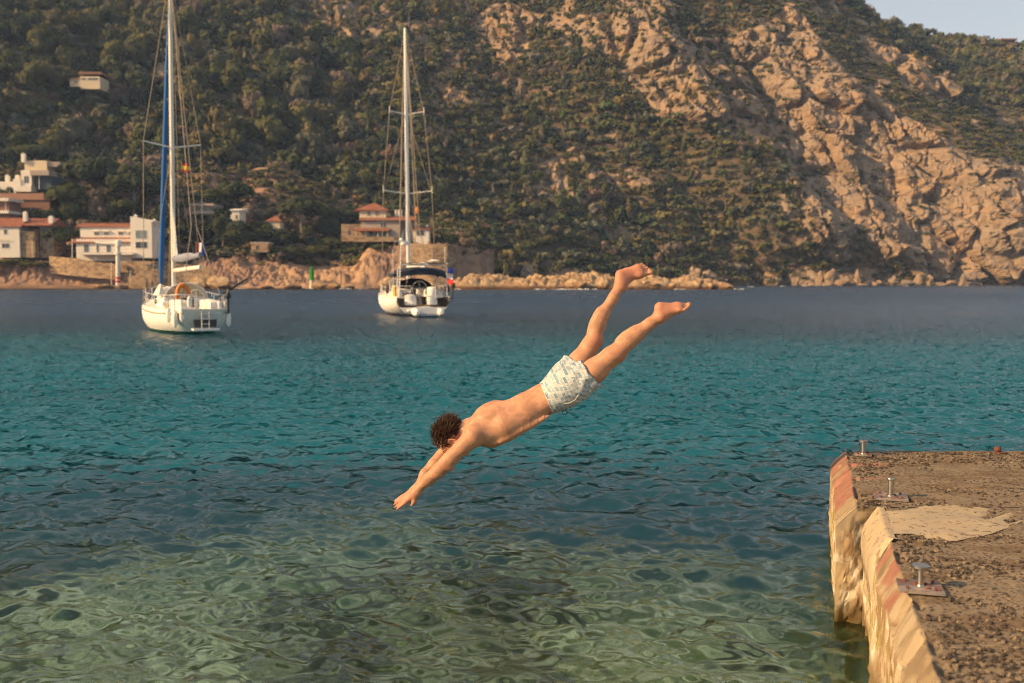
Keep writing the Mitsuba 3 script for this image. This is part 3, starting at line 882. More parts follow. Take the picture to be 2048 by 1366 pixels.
def build_boat_near():
    key = thing('sailboat', 'white sailboat with blue rolled headsail, orange lifebuoy and many white fenders', 'sailboat')
    L, B, fb, fs, tw = 10.4, 3.3, 1.38, 1.04, .56
    b = Boat(key, 359, 43.4, 31, (0.80, 0.87), 0.4)
    b.add('hull', hull_mesh(L, B, fb, fs, tw, z0=.12), 'gelcoat_mat')
    b.add('bottom', hull_mesh(L, B, fb, fs, tw, z1=.121), 'green_hull_mat', label='dark green painted bottom at the waterline')
    for s in (1, -1):
        b.add('rubbing_strake', strake(L, B, fb, fs, tw, .17, .028, side=s), 'teak_mat')
    b.add('deck', deck_mesh(L, B, fb, fs, tw), 'cream_mat')
    out = [(3.3, 0), (3.0, .45), (1.5, .98), (-.6, 1.12), (-1.6, 1.05), (-1.6, -1.05), (-.6, -1.12), (1.5, -.98), (3.0, -.45)]
    cab = b.add('cabin', slab_loft(out, .95, 1.52, .14), 'gelcoat_mat')
    for s in (1, -1):
        for x0, x1 in ((1.5, .6), (.3, -.8)):
            b.add('window', hull([(x, s * (y + o), z) for x, y in ((x0, .925), (x1, 1.03)) for o in (-.04, .025) for z in (1.15, 1.33)]), 'dark_mat', parent=cab)
    for s in (1, -1):                                                # cockpit coamings and seats
        b.add('coaming', slab_loft([(-1.5, s * .55), (-1.5, s * 1.15), (-4.6, s * .92), (-4.6, s * .42)], .95, 1.36, .1), 'gelcoat_mat')
    b.add('cockpit_floor', box(-4.8, -1.6, -.45, .45, .55, .62), 'teak_mat')
    b.add('companionway', box(-1.72, -1.585, -.32, .32, .75, 1.45), 'dark_mat')
    # sprayhood
    arc = [[(x, math.cos(t) * 1.02, 1.42 + math.sin(t) * h) for t in np.linspace(0, math.pi, 13)] for x, h in ((-.35, .05), (-.55, .45), (-.95, .62), (-1.45, .66))]
    A = np.array(arc)
    b.add('sprayhood', trimesh.Trimesh(A.reshape(-1, 3), grid_faces(*A.shape[:2]), process=False), 'cream_mat')
    b.add('sprayhood_frame', tube(A[-1], .022, 6), 'alloy_mat')
    # transom: dark recess, step and ladder
    b.add('transom_recess', box(-5.20, -5.05, -.55, .45, .32, .62), 'dark_mat')
    b.add('transom_step', box(-5.52, -5.0, -.62, .55, .20, .27), 'gelcoat_mat')
    lad = [tube([(-5.34, y, .95), (-5.36, y, .15)], .018, 6) for y in (-.18, .16)] + [tube([(-5.35, -.18, z), (-5.35, .16, z)], .014, 6) for z in (.25, .45, .65, .85)]
    b.add('boarding_ladder', join(lad), 'alloy_mat')
    b.add('steering_wheel', join(rot(trimesh.creation.torus(.38, .018), 90, (0, 1, 0)), tube([(0, -.37, 0), (0, .37, 0)], .012, 5), tube([(0, 0, -.37), (0, 0, .37)], .012, 5)).apply_translation((-3.6, 0, 1.42)), 'alloy_mat')
    # pulpits and guard rails
    for s in (1, -1):
        b.add('stern_rail', tube([(-4.3, s * 1.33, .98), (-4.35, s * 1.33, 1.60), (-5.05, s * 1.12, 1.62), (-5.2, s * .45, 1.60), (-5.15, s * .42, 1.0)], .018, 6), 'alloy_mat')
    b.add('bow_rail', tube([(3.9, .62, 1.2), (4.1, .6, 1.82), (5.2, .0, 1.98), (4.1, -.6, 1.82), (3.9, -.62, 1.2)], .018, 6), 'alloy_mat')
    rails(b, L, B, fb, fs, tw, .58, (3.2, 1.6, 0, -1.6, -3.0, -4.2))
    # mast, spreaders, rig
    mx = 1.45
    b.add('mast', tube([(mx, 0, 1.2), (mx, 0, 6), (mx - .03, 0, 15.4)], [.115, .115, .10], 14), 'cream_mat')
    for s in (1, -1):
        b.add('spreader', tube([(mx, s * .08, 8.02), (mx - .12, s * 1.40, 8.20)], [.045, .035], 6), 'cream_mat')
        b.add('shroud', tube([(mx - .03, s * .06, 15.2), (mx - .12, s * 1.40, 8.2), (mx - .1, s * 1.50, 1.15)], .020, 5), 'line_mat')
        b.add('shroud', tube([(mx, s * .06, 7.8), (mx - .5, s * 1.40, 1.12)], .014, 5), 'line_mat')
        b.add('backstay', tube([(mx - .12, 0, 15.4), (-3.3, s * .12, 4.4), (-5.0, s * 1.0, 1.0)], .020, 5), 'line_mat')
        b.add('halyard', tube([(mx - .15, s * .12, 15.0), (mx - .32, s * .26, 1.5)], .013, 5), 'line_mat')
    z = np.linspace(0, 1, 26)
    st = np.array([4.95, 0, 1.55]) * (1 - z[:, None]) + np.array([mx + .12, 0, 14.7]) * z[:, None]
    b.add('furled_headsail', tube(st, .035 + .115 * np.clip(z * 9, 0, 1) * np.clip((1 - z) * 4.2, 0.08, 1) * (1 - .35 * z) + .006 * np.sin(z * 60), 10), 'blue_cover_mat', label='tall blue rolled headsail on the forestay')
    b.add('furling_drum', lathe([(0, 0), (.10, 0), (.10, .05), (.05, .06), (.05, .14), (.10, .15), (.10, .20), (0, .2)], 14, (4.95, 0, 1.36)), 'alloy_mat')
    b.add('baby_stay', tube([(mx, 0, 7.6), (3.0, 0, 1.35)], .014, 5), 'line_mat')
    for zz in (13.6, 12.4, 11.2, 10, 6.8, 5.4, 4.2):
        b.add('mast_step', tube([(mx, .09, zz), (mx + .02, .24, zz + .1), (mx, .09, zz + .16)], .012, 4), 'alloy_mat')
    # boom with stowed mainsail and a loose white luff
    ez = np.array([mx - .15, 0, 2.62]), np.array([-3.0, -.35, 2.74])
    b.add('boom', tube([ez[0], ez[1]], .085, 10), 'cream_mat')
    u = np.linspace(0, 1, 14)
    cov = ez[0] * (1 - u[:, None]) + ez[1] * u[:, None] + np.array([0, 0, 1])[None] * (.50 + .015 * np.sin(u * 14))[:, None]
    b.add('sail_cover', tube(cov, .07 + .11 * np.sin(np.clip(u * 1.1 + .12, 0, 1) * 3.0) ** .6, 10), 'grey_cover_mat', label='grey cover over the stowed mainsail')
    hd = np.array([[(mx - .11, .02, 5.4), (mx - .14, .02, 5.4)], [(mx - .11, .02, 4.6), (mx - .26, -.05, 4.5)], [(mx - .11, .02, 3.7), (mx - .45, -.08, 3.7)], [(mx - .11, .02, 3.05), (mx - .55, -.10, 3.2)]])
    hd = np.stack([hd[:, 0], (hd[:, 0] + hd[:, 1]) / 2 + [0, .07, 0], hd[:, 1]], 1)
    b.add('mainsail', trimesh.Trimesh(np.vstack([hd.reshape(-1, 3), hd.reshape(-1, 3) + [0, -.012, 0]]), np.vstack([grid_faces(4, 3), grid_faces(4, 3)[:, ::-1] + 12]), process=False), 'gelcoat_mat')
    b.add('topping_lift', tube([ez[1], (mx - .1, 0, 15.2)], .012, 5), 'line_mat')
    b.add('mainsheet', tube([ez[1] + [.3, 0, 0], (-3.2, 0, 1.4)], .015, 5), 'line_mat')
    # stowed gear on deck
    b.add('liferaft', slab_loft([(2.6, .5), (2.6, -.5), (1.9, -.55), (1.9, .55)], 1.45, 1.86, .12), 'gelcoat_mat')
    b.add('deck_bundle', hull([(-.2, .95, 1.5), (-.3, 1.35, 1.55), (-1.5, 1.3, 1.55), (-1.4, .9, 1.55), (-.4, 1.1, 1.98), (-1.2, 1.15, 2.05), (-1.35, 1.05, 1.8)]), 'cream_mat', smooth=60)
    b.add('deck_bag', hull([(-1.7, 1.05, 1.15), (-1.7, 1.5, 1.15), (-2.7, 1.4, 1.15), (-2.6, .95, 1.2), (-1.9, 1.2, 1.48), (-2.5, 1.2, 1.5)]), 'gelcoat_mat', smooth=60)
    b.add('jerrycan', slab_loft([(-.9, -1.2), (-.9, -1.45), (-1.25, -1.45), (-1.25, -1.2)], 1.05, 1.42, .1), 'teal_mat')
    b.add('outboard_motor', join(hull([(-5.05, -.95, 1.45), (-5.05, -1.2, 1.45), (-5.35, -.95, 1.5), (-5.35, -1.2, 1.5), (-5.15, -1.05, 1.85), (-5.3, -1.1, 1.8)]), tube([(-5.2, -1.08, 1.5), (-5.22, -1.08, .85)], .06, 8)), 'dark_mat', smooth=50)
    b.add('tiller_pole', tube([(-4.9, -.75, 1.55), (-3.9, -2.35, 2.28)], [.06, .035], 8), 'dark_mat')
    # orange horseshoe lifebuoy
    th = np.linspace(-.55, math.pi + .55, 22)
    hs = np.column_stack([np.full(22, -4.62) + .05 * np.sin(th), .82 + .25 * np.cos(th), 1.62 + .36 * np.sin(th)])
    k = thing('lifebuoy', 'orange horseshoe lifebuoy hanging on the stern rail of the nearer sailboat', 'lifebuoy')
    m = tube(hs, np.array([.04] + [.105] * 20 + [.04]), 10)
    m.apply_transform(b.M)
    scene[k] = mikit.ply(m, 'orange_mat', smooth=40)
    spots = [(-4.55, 1.20, .66, .70), (-4.75, 1.22, .62, .64), (-4.95, .95, .86, .66), (-4.35, 1.42, .80, .60), (-4.95, -.75, 1.06, .62), (-4.75, -1.12, 1.16, .60), (-4.85, -1.18, .62, .62), (-5.0, .62, 1.32, .5)]
    for x, y, z_, l in spots:
        k = thing('fender', 'white inflated fender hanging from the stern of the nearer sailboat', 'fender', 'white fenders on the nearer sailboat')
        f = fender((x, y, z_), l, .115)
        rp = tube([(x, y, z_ + l / 2 - .02), (x, y, max(z_ + l / 2 + .12, 1.5))], .012, 5)
        f.apply_transform(b.M)
        rp.apply_transform(b.M)
        part(k, 'body', f, 'gelcoat_mat', smooth=50)
        part(k, 'rope', rp, 'line_mat')
    aft, dn = np.array([-.2, -1.0, .0]) / 1.02, np.array([0, 0, -1.0])
    flag_strip((mx - .3, -.40, 7.35), .40, .38, aft, dn, [('flag_red_mat', .28), ('flag_yellow_mat', .44), ('flag_red_mat', .28)], b, 'courtesy_flag', .35)
    flag_strip((-2.55, -.25, 3.78), .40, .52, aft, dn, [('flag_red_mat', .34), ('flag_white_mat', .33), ('flag_blue_mat', .33)], b, 'ensign', .3, True)


def build_boat_far():
    key = thing('sailboat', 'white cruising sailboat with dark canopy over its cockpit, farther out near the headland', 'sailboat')
    L, B, fb, fs, tw = 13.6, 4.25, 1.62, 1.20, .80
    b = Boat(key, 820, 65.8, 14, (0.84, 0.94), -0.4)
    b.add('hull', join(hull_mesh(L, B, fb, fs, tw, z0=.10, closed=False), hull_mesh(L, B, fb, fs, tw, z0=.10, closed=False, grow=-.07),
                       hull([(-6.66, y, z) for y, z in ((1.55, .55), (-1.55, .55), (1.2, .25), (-1.2, .25), (.5, .1), (-.5, .1))] + [(-6.5, y, z) for y, z in ((1.55, .55), (-1.55, .55), (1.2, .25), (-1.2, .25))])), 'gelcoat_mat')
    b.add('bottom', hull_mesh(L, B, fb, fs, tw, z1=.101), 'red_hull_mat', label='dark red painted bottom at the waterline')
    for s in (1, -1):
        b.add('cove_stripe', strake(L, B, fb, fs, tw, fs - .20, .022, .012, side=s), 'navy_mat')
        b.add('toe_rail', strake(L, B, fb, fs, tw, .03, .03, .005, side=s), 'cream_mat')
        b.add('hull_port', ball((1.2, s * 2.08, .86), (.16, .05, .09)), 'dark_mat')
    b.add('deck', deck_mesh(L, B, fb, fs, tw, x0=-5.4), 'cream_mat')
    out = [(4.4, 0), (4.0, .6), (2, 1.25), (-.8, 1.42), (-1.9, 1.35), (-1.9, -1.35), (-.8, -1.42), (2, -1.25), (4.0, -.6)]
    cab = b.add('cabin', slab_loft(out, 1.15, 1.78, .14), 'gelcoat_mat')
    for s in (1, -1):
        b.add('window', hull([(x, s * (y + o), z) for x, y in ((1.9, 1.19), (-1.0, 1.34)) for o in (-.05, .02) for z in (1.38, 1.58)]), 'dark_mat', parent=cab)
        b.add('coaming', slab_loft([(-1.8, s * .7), (-1.8, s * 1.5), (-5.6, s * 1.45), (-5.6, s * .62)], 1.1, 1.62, .1), 'gelcoat_mat')
    b.add('cockpit_floor', box(-6.3, -1.9, -.62, .62, .62, .70), 'teak_mat')
    b.add('companionway', box(-2.02, -1.89, -.36, .36, .9, 1.7), 'dark_mat')
    # open stern with scooped steps
    b.add('stern_step', hull([(-6.9, -1.0, .32), (-6.9, 1.0, .32), (-6.2, -1.2, .32), (-6.2, 1.2, .32), (-6.9, -1.0, .40), (-6.9, 1.0, .40), (-6.2, -1.2, .46), (-6.2, 1.2, .46)]), 'gelcoat_mat')
    b.add('stern_locker', slab_loft([(-5.7, -.95), (-5.7, -.30), (-6.4, -.30), (-6.4, -.95)], .7, 1.75, .12), 'gelcoat_mat')
    b.add('stern_seat', slab_loft([(-5.7, 1.15), (-5.7, .40), (-6.4, .40), (-6.4, 1.1)], .7, 1.30, .12), 'gelcoat_mat')
    b.add('wheel_pedestal', slab_loft([(-4.4, .2), (-4.4, -.2), (-4.8, -.2), (-4.8, .2)], .7, 1.65, .25), 'gelcoat_mat')
    b.add('steering_wheel', join(rot(trimesh.creation.torus(.48, .02), 90, (0, 1, 0)), tube([(0, -.46, 0), (0, .46, 0)], .014, 5), tube([(0, 0, -.46), (0, 0, .46)], .014, 5)).apply_translation((-4.95, 0, 1.65)), 'alloy_mat')
    # bimini and stern arch with panels
    arc = np.array([[(x, 1.62 * math.cos(t), 2.66 + .30 * math.sin(t) + d) for t in np.linspace(0.02, math.pi - .02, 15)] for x, d in ((-2.9, -.34), (-3.0, -.02), (-4.3, .05), (-5.7, 0), (-5.95, -.12), (-6.0, -.42))])
    b.add('bimini', trimesh.Trimesh(np.vstack([arc.reshape(-1, 3), arc.reshape(-1, 3) - [0, 0, .03]]), np.vstack([grid_faces(6, 15), grid_faces(6, 15)[:, ::-1] + 90]), process=False), 'navy_mat', label='dark blue canvas canopy over the cockpit')
    b.add('rolled_curtain', tube([(-5.75, 1.70, 2.50), (-4.6, 1.72, 2.52), (-3.0, 1.66, 2.50)], .13, 8), 'navy_mat')
    for x in (-3.1, -5.7):
        b.add('bimini_bow', tube([(x, 1.55, 1.3)] + [(x, 1.6 * math.cos(t), 2.64 + .29 * math.sin(t)) for t in np.linspace(.02, math.pi - .02, 11)] + [(x, -1.55, 1.3)], .022, 6), 'alloy_mat')
    b.add('stern_arch', tube([(-6.3, 1.62, 1.2), (-6.4, 1.58, 2.9), (-6.4, 1.4, 3.10), (-6.4, -1.4, 3.10), (-6.4, -1.58, 2.9), (-6.3, -1.62, 1.2)], .035, 8), 'alloy_mat')
    b.add('arch_bar', tube([(-6.75, 1.5, 3.12), (-6.75, -1.62, 3.18)], .03, 6), 'alloy_mat')
    for y in (-.85, .55):
        b.add('solar_panel', box(-6.9, -5.9, y - .55, y + .55, 3.19, 3.23), 'dark_mat')
    b.add('stowed_board', rot(hull([(-6.7, -.2, 3.30), (-6.7, -1.1, 3.38), (-6.2, -.2, 3.30), (-6.2, -1.1, 3.38), (-6.5, -.6, 3.45)]), 0), 'gelcoat_mat')
    b.add('sprayhood', trimesh.Trimesh(*(lambda A: (A.reshape(-1, 3), grid_faces(*A.shape[:2])))(np.array([[(x, math.cos(t) * 1.3, 1.62 + math.sin(t) * h) for t in np.linspace(0, math.pi, 13)] for x, h in ((-.6, .05), (-.9, .5), (-1.5, .68), (-2.2, .70))])), process=False), 'navy_mat')
    # radar pole with dome, wind generator
    b.add('radar_pole', tube([(-6.1, 1.48, 1.2), (-6.1, 1.30, 4.55)], .045, 8), 'alloy_mat')
    b.add('radome', lathe([(0, -.10), (.26, -.10), (.30, -.03), (.30, .05), (.22, .13), (0, .16)], 18, (-6.05, 1.05, 4.42)), 'gelcoat_mat')
    b.add('wind_generator', join(ball((-6.1, 1.30, 4.62), (.30, .12, .12)), *[rot(hull([(-6.42, 1.30, 4.64), (-6.42, 1.36, 4.64), (-6.43, 1.31, 5.12), (-6.43, 1.34, 5.12), (-6.39, 1.33, 4.64)]), a, (1, 0, 0), (-6.42, 1.33, 4.62)) for a in (15, 135, 255)]), 'gelcoat_mat')
    b.add('aerial', tube([(-5.6, 1.75, 1.3), (-5.6, 1.80, 4.05)], .02, 5), 'alloy_mat')
    b.add('aerial', tube([(-6.2, -1.5, 3.1), (-6.2, -1.52, 4.2)], .02, 5), 'alloy_mat')
    for s in (1, -1):
        b.add('stern_rail', tube([(-5.0, s * 1.86, 1.2), (-5.05, s * 1.86, 1.85), (-6.5, s * 1.64, 1.85), (-6.6, s * .8, 1.85), (-6.6, s * .8, 1.1)], .02, 6), 'alloy_mat')
    b.add('bow_rail', tube([(5.1, .85, 1.5), (5.3, .8, 2.15), (6.9, 0, 2.3), (5.3, -.8, 2.15), (5.1, -.85, 1.5)], .02, 6), 'alloy_mat')
    rails(b, L, B, fb, fs, tw, .62, (4.6, 2.8, 1.0, -.8, -2.6, -4.4))
    mx = 0.7
    b.add('mast', tube([(mx, 0, 1.6), (mx, 0, 8), (mx, 0, 17.0), (mx, 0, 18.6)], [.145, .145, .13, .10], 14), 'alloy_mat')
    b.add('masthead_aerial', tube([(mx - .1, -.25, 18.6), (mx - .1, -.28, 19.6)], .015, 5), 'line_mat')
    b.add('wind_vane', tube([(mx + .3, .1, 18.75), (mx - .3, .0, 18.75)], .02, 5), 'line_mat')
    for s in (1, -1):
        for z, w in ((8.05, 1.70), (13.2, 1.20)):
            b.add('spreader', tube([(mx, s * .1, z - .16), (mx - .3, s * w, z)], [.055, .04], 6), 'cream_mat')
            b.add('spreader_tip', tube([(mx - .3, s * w, z - .15), (mx - .3, s * w, z + (.35 if z < 9 else .3))], .035, 6), 'cream_mat')
        b.add('shroud', tube([(mx, s * .08, 18.2), (mx - .3, s * 1.2, 13.2), (mx - .3, s * 1.7, 8.05), (mx - .25, s * 1.92, 1.3)], .024, 5), 'line_mat')
        b.add('shroud', tube([(mx, s * .1, 12.9), (mx - .3, s * 1.68, 7.9)], .020, 5), 'line_mat')
        b.add('shroud', tube([(mx, s * .1, 7.8), (mx - .7, s * 1.85, 1.3)], .020, 5), 'line_mat')
        b.add('backstay', tube([(mx - .15, 0, 18.5), (-4.6, s * .1, 5.2), (-6.6, s * 1.2, 1.3)], .022, 5), 'line_mat')
    b.add('furled_headsail', tube([(6.5, 0, 2.0), (5.8, 0, 4.2), (1.9, 0, 15.9), (mx + .15, 0, 17.8)], [.03, .075, .06, .02], 8), 'line_mat')
    b.add('halyard', tube([(mx - .2, -.15, 18.3), (mx - .5, -.55, 1.8)], .016, 5), 'line_mat')
    b.add('boom', tube([(mx - .2, 0, 2.75), (-4.0, -.55, 3.02)], .10, 8), 'alloy_mat')
    b.add('sail_cover', tube([(mx - .3, 0, 3.0), (-1, -.2, 3.12), (-3.8, -.52, 3.22)], [.18, .17, .10], 10), 'gelcoat_mat')
    b.add('boom_strut', tube([(mx - .2, 0, 6.8), (-2.2, -.4, 3.1)], .03, 6), 'teak_mat')
    # gear in and about the cockpit
    b.add('cushion', box(-5.9, -5.0, .55, 1.2, 1.30, 1.42), 'navy_mat')
    b.add('jerrycan', slab_loft([(-5.3, 1.78), (-5.3, 1.58), (-5.65, 1.58), (-5.65, 1.78)], 1.2, 1.85, .12), 'yellow_mat')
    b.add('winch', lathe([(0, 0), (.11, 0), (.07, .06), (.10, .18), (0, .2)], 12, (-3.4, 1.2, 1.62)), 'alloy_mat')
    b.add('winch', lathe([(0, 0), (.11, 0), (.07, .06), (.10, .18), (0, .2)], 12, (-3.4, -1.2, 1.62)), 'alloy_mat')
    b.add('rail_bag', ball((-5.9, -1.7, 1.68), (.3, .15, .28)), 'dark_mat')
    b.add('outboard_motor', join(ball((-6.5, -1.98, 1.85), (.2, .15, .2)), tube([(-6.5, -1.95, 1.7), (-6.5, -1.9, 1.05)], .06, 8)), 'dark_mat')
    b.add('rail_buoy', ball((-3.9, 2.0, 1.62), (.22, .12, .26)), 'dark_mat')
    aft, dn = np.array([-.3, -1.0, .0]) / 1.044, np.array([0, 0, -1.0])
    flag_strip((-6.75, -1.62, 2.95), 1.0, .36, np.array([0, .16, -.987]), np.array([0, -.987, -.16]), [('flag_blue_mat', .34), ('flag_white_mat', .33), ('flag_red_mat', .33)], b, 'ensign', .3, True)
    k = thing('buoy_lamp', 'small orange float hanging from the lower spreader of the farther sailboat', 'float')
    m = join(lathe([(0, -.22), (.10, -.18), (.16, -.02), (.14, .12), (.05, .24), (0, .26)], 12, (mx - .4, -.62, 6.75)), tube([(mx - .4, -.62, 7.0), (mx - .25, -.95, 7.95)], .012, 4))
    m.apply_transform(b.M)
    scene[k] = mikit.ply(m, 'orange_mat', smooth=40)
    # inflatable dinghy tied across the stern, seen end on
    k = thing('dinghy', 'white inflatable dinghy lying at the stern of the farther sailboat', 'dinghy')

    def dadd(name, m, mat, smooth=40):
        m.apply_transform(b.M)
        part(k, name, m, mat, smooth=smooth)
    path = [(-9.5, .74, .30), (-9.2, .76, .30), (-7.9, .74, .32), (-7.35, .55, .36), (-7.15, .0, .40), (-7.35, -.55, .36), (-7.9, -.74, .32), (-9.2, -.76, .30), (-9.5, -.74, .30)]
    dadd('tube', tube(path, [.10, .235, .235, .23, .22, .23, .235, .235, .10], 14), 'gelcoat_mat')
    dadd('floor', box(-9.15, -7.4, -.6, .6, .16, .22), 'grey_cover_mat')
    dadd('transom', box(-9.12, -9.05, -.56, .56, .12, .62), 'gelcoat_mat')
    dadd('thwart', box(-8.4, -8.15, -.6, .6, .44, .48), 'cream_mat')


build_boat_near()
build_boat_far()

# ---- the diver ------------------------------------------------------------------------------------------------------------
DD = 6.67                                                          # he hangs in the air this far out


def J(px, py, dy=0.0):
    return at(px, py, DD + dy)


class Field:
    """A soft union of tapered limbs and lumps on a grid; the skin is where the sum of exp(-k d) passes 1."""

    def __init__(self, lo, hi, h):
        self.lo, self.h = np.array(lo, float), h
        self.n = np.ceil((np.array(hi) - self.lo) / h).astype(int) + 1
        self.f = np.zeros(self.n, np.float32)

    def block(self, lo, hi):
        a = np.clip(np.floor((np.array(lo) - self.lo) / self.h).astype(int), 0, self.n)
        b = np.clip(np.ceil((np.array(hi) - self.lo) / self.h).astype(int) + 1, 0, self.n)
        g = [np.arange(a[i], b[i]) * self.h + self.lo[i] for i in range(3)]
        return tuple(slice(a[i], b[i]) for i in range(3)), g

    def put(self, d, sl, k, sign):
        self.f[sl] += (sign * np.exp(-k * np.clip(d, -0.08, 1))).astype(np.float32)

    def cone(self, a, b, ra, rb, k=70, flat=None, sign=1.0):
        """Limb from a to b, radii ra to rb; flat = (direction, factor) widens the section along a direction."""
        a, b = np.array(a, float), np.array(b, float)
        m = max(ra, rb) * (flat[1] if flat else 1) + 5 / k
        sl, (x, y, z) = self.block(np.minimum(a, b) - m, np.maximum(a, b) + m)
        if 0 in self.f[sl].shape:
            return
        P = np.stack(np.meshgrid(x, y, z, indexing='ij'), -1).astype(np.float32)
        ab = b - a
        t = np.clip(((P - a) @ ab) / (ab @ ab), 0, 1)
        q = P - a - t[..., None] * ab
        if flat:
            w = np.array(flat[0], float) / np.linalg.norm(flat[0])
            s = q @ w
            q = q - (s * (1 - 1 / flat[1]))[..., None] * w
        self.put(np.linalg.norm(q, axis=-1) - (ra + (rb - ra) * t), sl, k, sign)

    def lump(self, c, axes, radii, k=70, sign=1.0):
        """Ellipsoid with the given axes (rows) and radii."""
        c, A, r = np.array(c, float), np.array(axes, float), np.array(radii, float)
        A = A / np.linalg.norm(A, axis=1, keepdims=True)
        m = r.max() + 5 / k
        sl, (x, y, z) = self.block(c - m, c + m)
        P = np.stack(np.meshgrid(x, y, z, indexing='ij'), -1).astype(np.float32) - c
        q = (P @ A.T) / r
        l = np.linalg.norm(q, axis=-1) + 1e-6
        self.put(l * (l - 1) / (np.linalg.norm(q / r, axis=-1) + 1e-6), sl, k, sign)


def skin(f, lo, h, iso=0.0):
    """Surface of f = iso (f positive inside) as a closed mesh."""
    s = f > iso
    c = [s[i:s.shape[0] - 1 + i, j:s.shape[1] - 1 + j, l:s.shape[2] - 1 + l] for i in (0, 1) for j in (0, 1) for l in (0, 1)]
    anyv, allv = c[0].copy(), c[0].copy()
    for q in c[1:]:
        anyv |= q
        allv &= q
    cells = np.argwhere(anyv & ~allv)
    idx = np.full(anyv.shape, -1, np.int32)
    idx[tuple(cells.T)] = np.arange(len(cells))
    acc, cnt = np.zeros((len(cells), 3)), np.zeros(len(cells))
    corner = np.array([(i, j, l) for i in (0, 1) for j in (0, 1) for l in (0, 1)])
    val = np.stack([f[tuple((cells + o).T)] for o in corner], 1) - iso
    for p in range(8):
        for q in range(p + 1, 8):
            if np.abs(corner[p] - corner[q]).sum() == 1:
                m = (val[:, p] > 0) != (val[:, q] > 0)
                t = val[m, p] / (val[m, p] - val[m, q])
                acc[m] += corner[p] + t[:, None] * (corner[q] - corner[p])
                cnt[m] += 1
    V = (cells + acc / cnt[:, None]) * h + lo
    F_ = []
    for ax in range(3):
        o = np.zeros(3, int)
        o[ax] = 1
        n = np.array(s.shape)
        a = s[tuple(slice(0, n[i] - o[i]) for i in range(3))]
        b = s[tuple(slice(o[i], n[i]) for i in range(3))]
        e = np.argwhere(a != b)
        e = e[(e[:, (ax + 1) % 3] > 0) & (e[:, (ax + 2) % 3] > 0)]
        u, w = np.zeros(3, int), np.zeros(3, int)
        u[(ax + 1) % 3], w[(ax + 2) % 3] = 1, 1
        q = np.stack([idx[tuple((e - u - w).T)], idx[tuple((e - w).T)], idx[tuple(e.T)], idx[tuple((e - u).T)]], 1)
        fl = ~a[tuple(e.T)]
        q[fl] = q[fl][:, ::-1]
        F_ += [q[:, [0, 1, 2]], q[:, [0, 2, 3]]]
    return trimesh.Trimesh(V, np.vstack(F_), process=False)


def relax(m, n):
    """Takes the grid's steps off a mesh without shrinking it."""
    import scipy.sparse as sp
    e = m.edges_unique
    A = sp.coo_matrix((np.ones(2 * len(e)), (np.r_[e[:, 0], e[:, 1]], np.r_[e[:, 1], e[:, 0]])), shape=(len(m.vertices),) * 2).tocsr()
    A = sp.diags(1 / np.maximum(np.asarray(A.sum(1)).ravel(), 1)) @ A
    v = np.array(m.vertices)
    for i in range(n):
        v = v + 0.5 * (A @ v - v)
        v = v - 0.52 * (A @ v - v)
    m.vertices = v


YV = np.array([0, 1.0, 0])                                          # from his left side (towards us) to his right
AX = J(1133, 772) - J(948, 862)
AX /= np.linalg.norm(AX)                                            # along the trunk, towards the hips
DORS = np.cross(AX, YV)
DORS = DORS if DORS[2] > 0 else -DORS                               # out of the back
LAT = np.array([0, math.cos(math.radians(10)), 0]) + DORS * math.sin(math.radians(10))
DORS = np.cross(LAT, AX) if np.cross(LAT, AX)[2] > 0 else -np.cross(LAT, AX)
HEAD = J(906, 879, 0.0)
HU = J(866, 872) - J(946, 893)
HU /= np.linalg.norm(HU)                                            # towards the crown
HF = np.cross(HU, YV)
HF = HF if HF[2] < 0 else -HF                                       # out of the face
HW = YV


# he is modelled 1.65 m tall about BODY_C and set down, 1.16 times that, with his middle at BODY_AT
BODY_C, GROW = J(1090, 780), 1.16
BODY_AT = at(1090, 780, DD * GROW)


def placed(m):
    m.vertices = (np.asarray(m.vertices) - BODY_C) * GROW + BODY_AT
    return m


def back(p):
    return (p - mi.Point3f(*[float(t) for t in BODY_AT])) / GROW + mi.Point3f(*[float(t) for t in BODY_C])


def trunk_and_limbs(B, grow=0.0, only=None):
    g = grow
    up = only in (None, 'upper')
    trunk = [((1150, 766), .150, .098), ((1122, 780), .150, .104), ((1090, 799), .130, .088), ((1052, 822), .146, .106), ((1008, 843), .165, .118), ((972, 858), .160, .102), ((955, 864), .120, .075)]
    for (a, wa, ta), (b, wb, tb) in zip(trunk[:-1], trunk[1:]):
        if only and only != 'upper' and a[0] < 1085:
            continue
        B.cone(J(*a), J(*b), ta + g, tb + g, 60, (LAT, (wa + wb + 2 * g) / (ta + tb + 2 * g)))
    for s in (-1, 1):                                               # buttocks and hips
        if only in (None, 'L' if s < 0 else 'R', 'upper'):
            B.lump(J(1137, 757) + LAT * s * .072, [AX, LAT, DORS], np.array([.098, .082, .085]) + g, 55)
    legs = {'L': [((1146, 776), -.085, .086), ((1190, 741), -.105, .077), ((1222, 713), -.125, .058), ((1236, 703), -.13, .050), ((1258, 681), -.14, .047), ((1275, 667), -.145, .043), ((1300, 647), -.155, .032), ((1316, 635), -.16, .030)],
            'R': [((1131, 762), .085, .084), ((1160, 724), .095, .074), ((1180, 692), .10, .055), ((1188, 678), .10, .046), ((1196, 650), .11, .043), ((1204, 630), .115, .041), ((1228, 594), .13, .031), ((1239, 572), .14, .029)]}
    for side, pts in legs.items():
        if only in (None, side):
            for (a, da, ra), (b, db, rb) in zip(pts[:-1], pts[1:]):
                if only and a[0] > (1195 if side == 'L' else 1165):
                    continue
                B.cone(J(*a, da), J(*b, db), ra + g, rb + g, 75)
    return legs


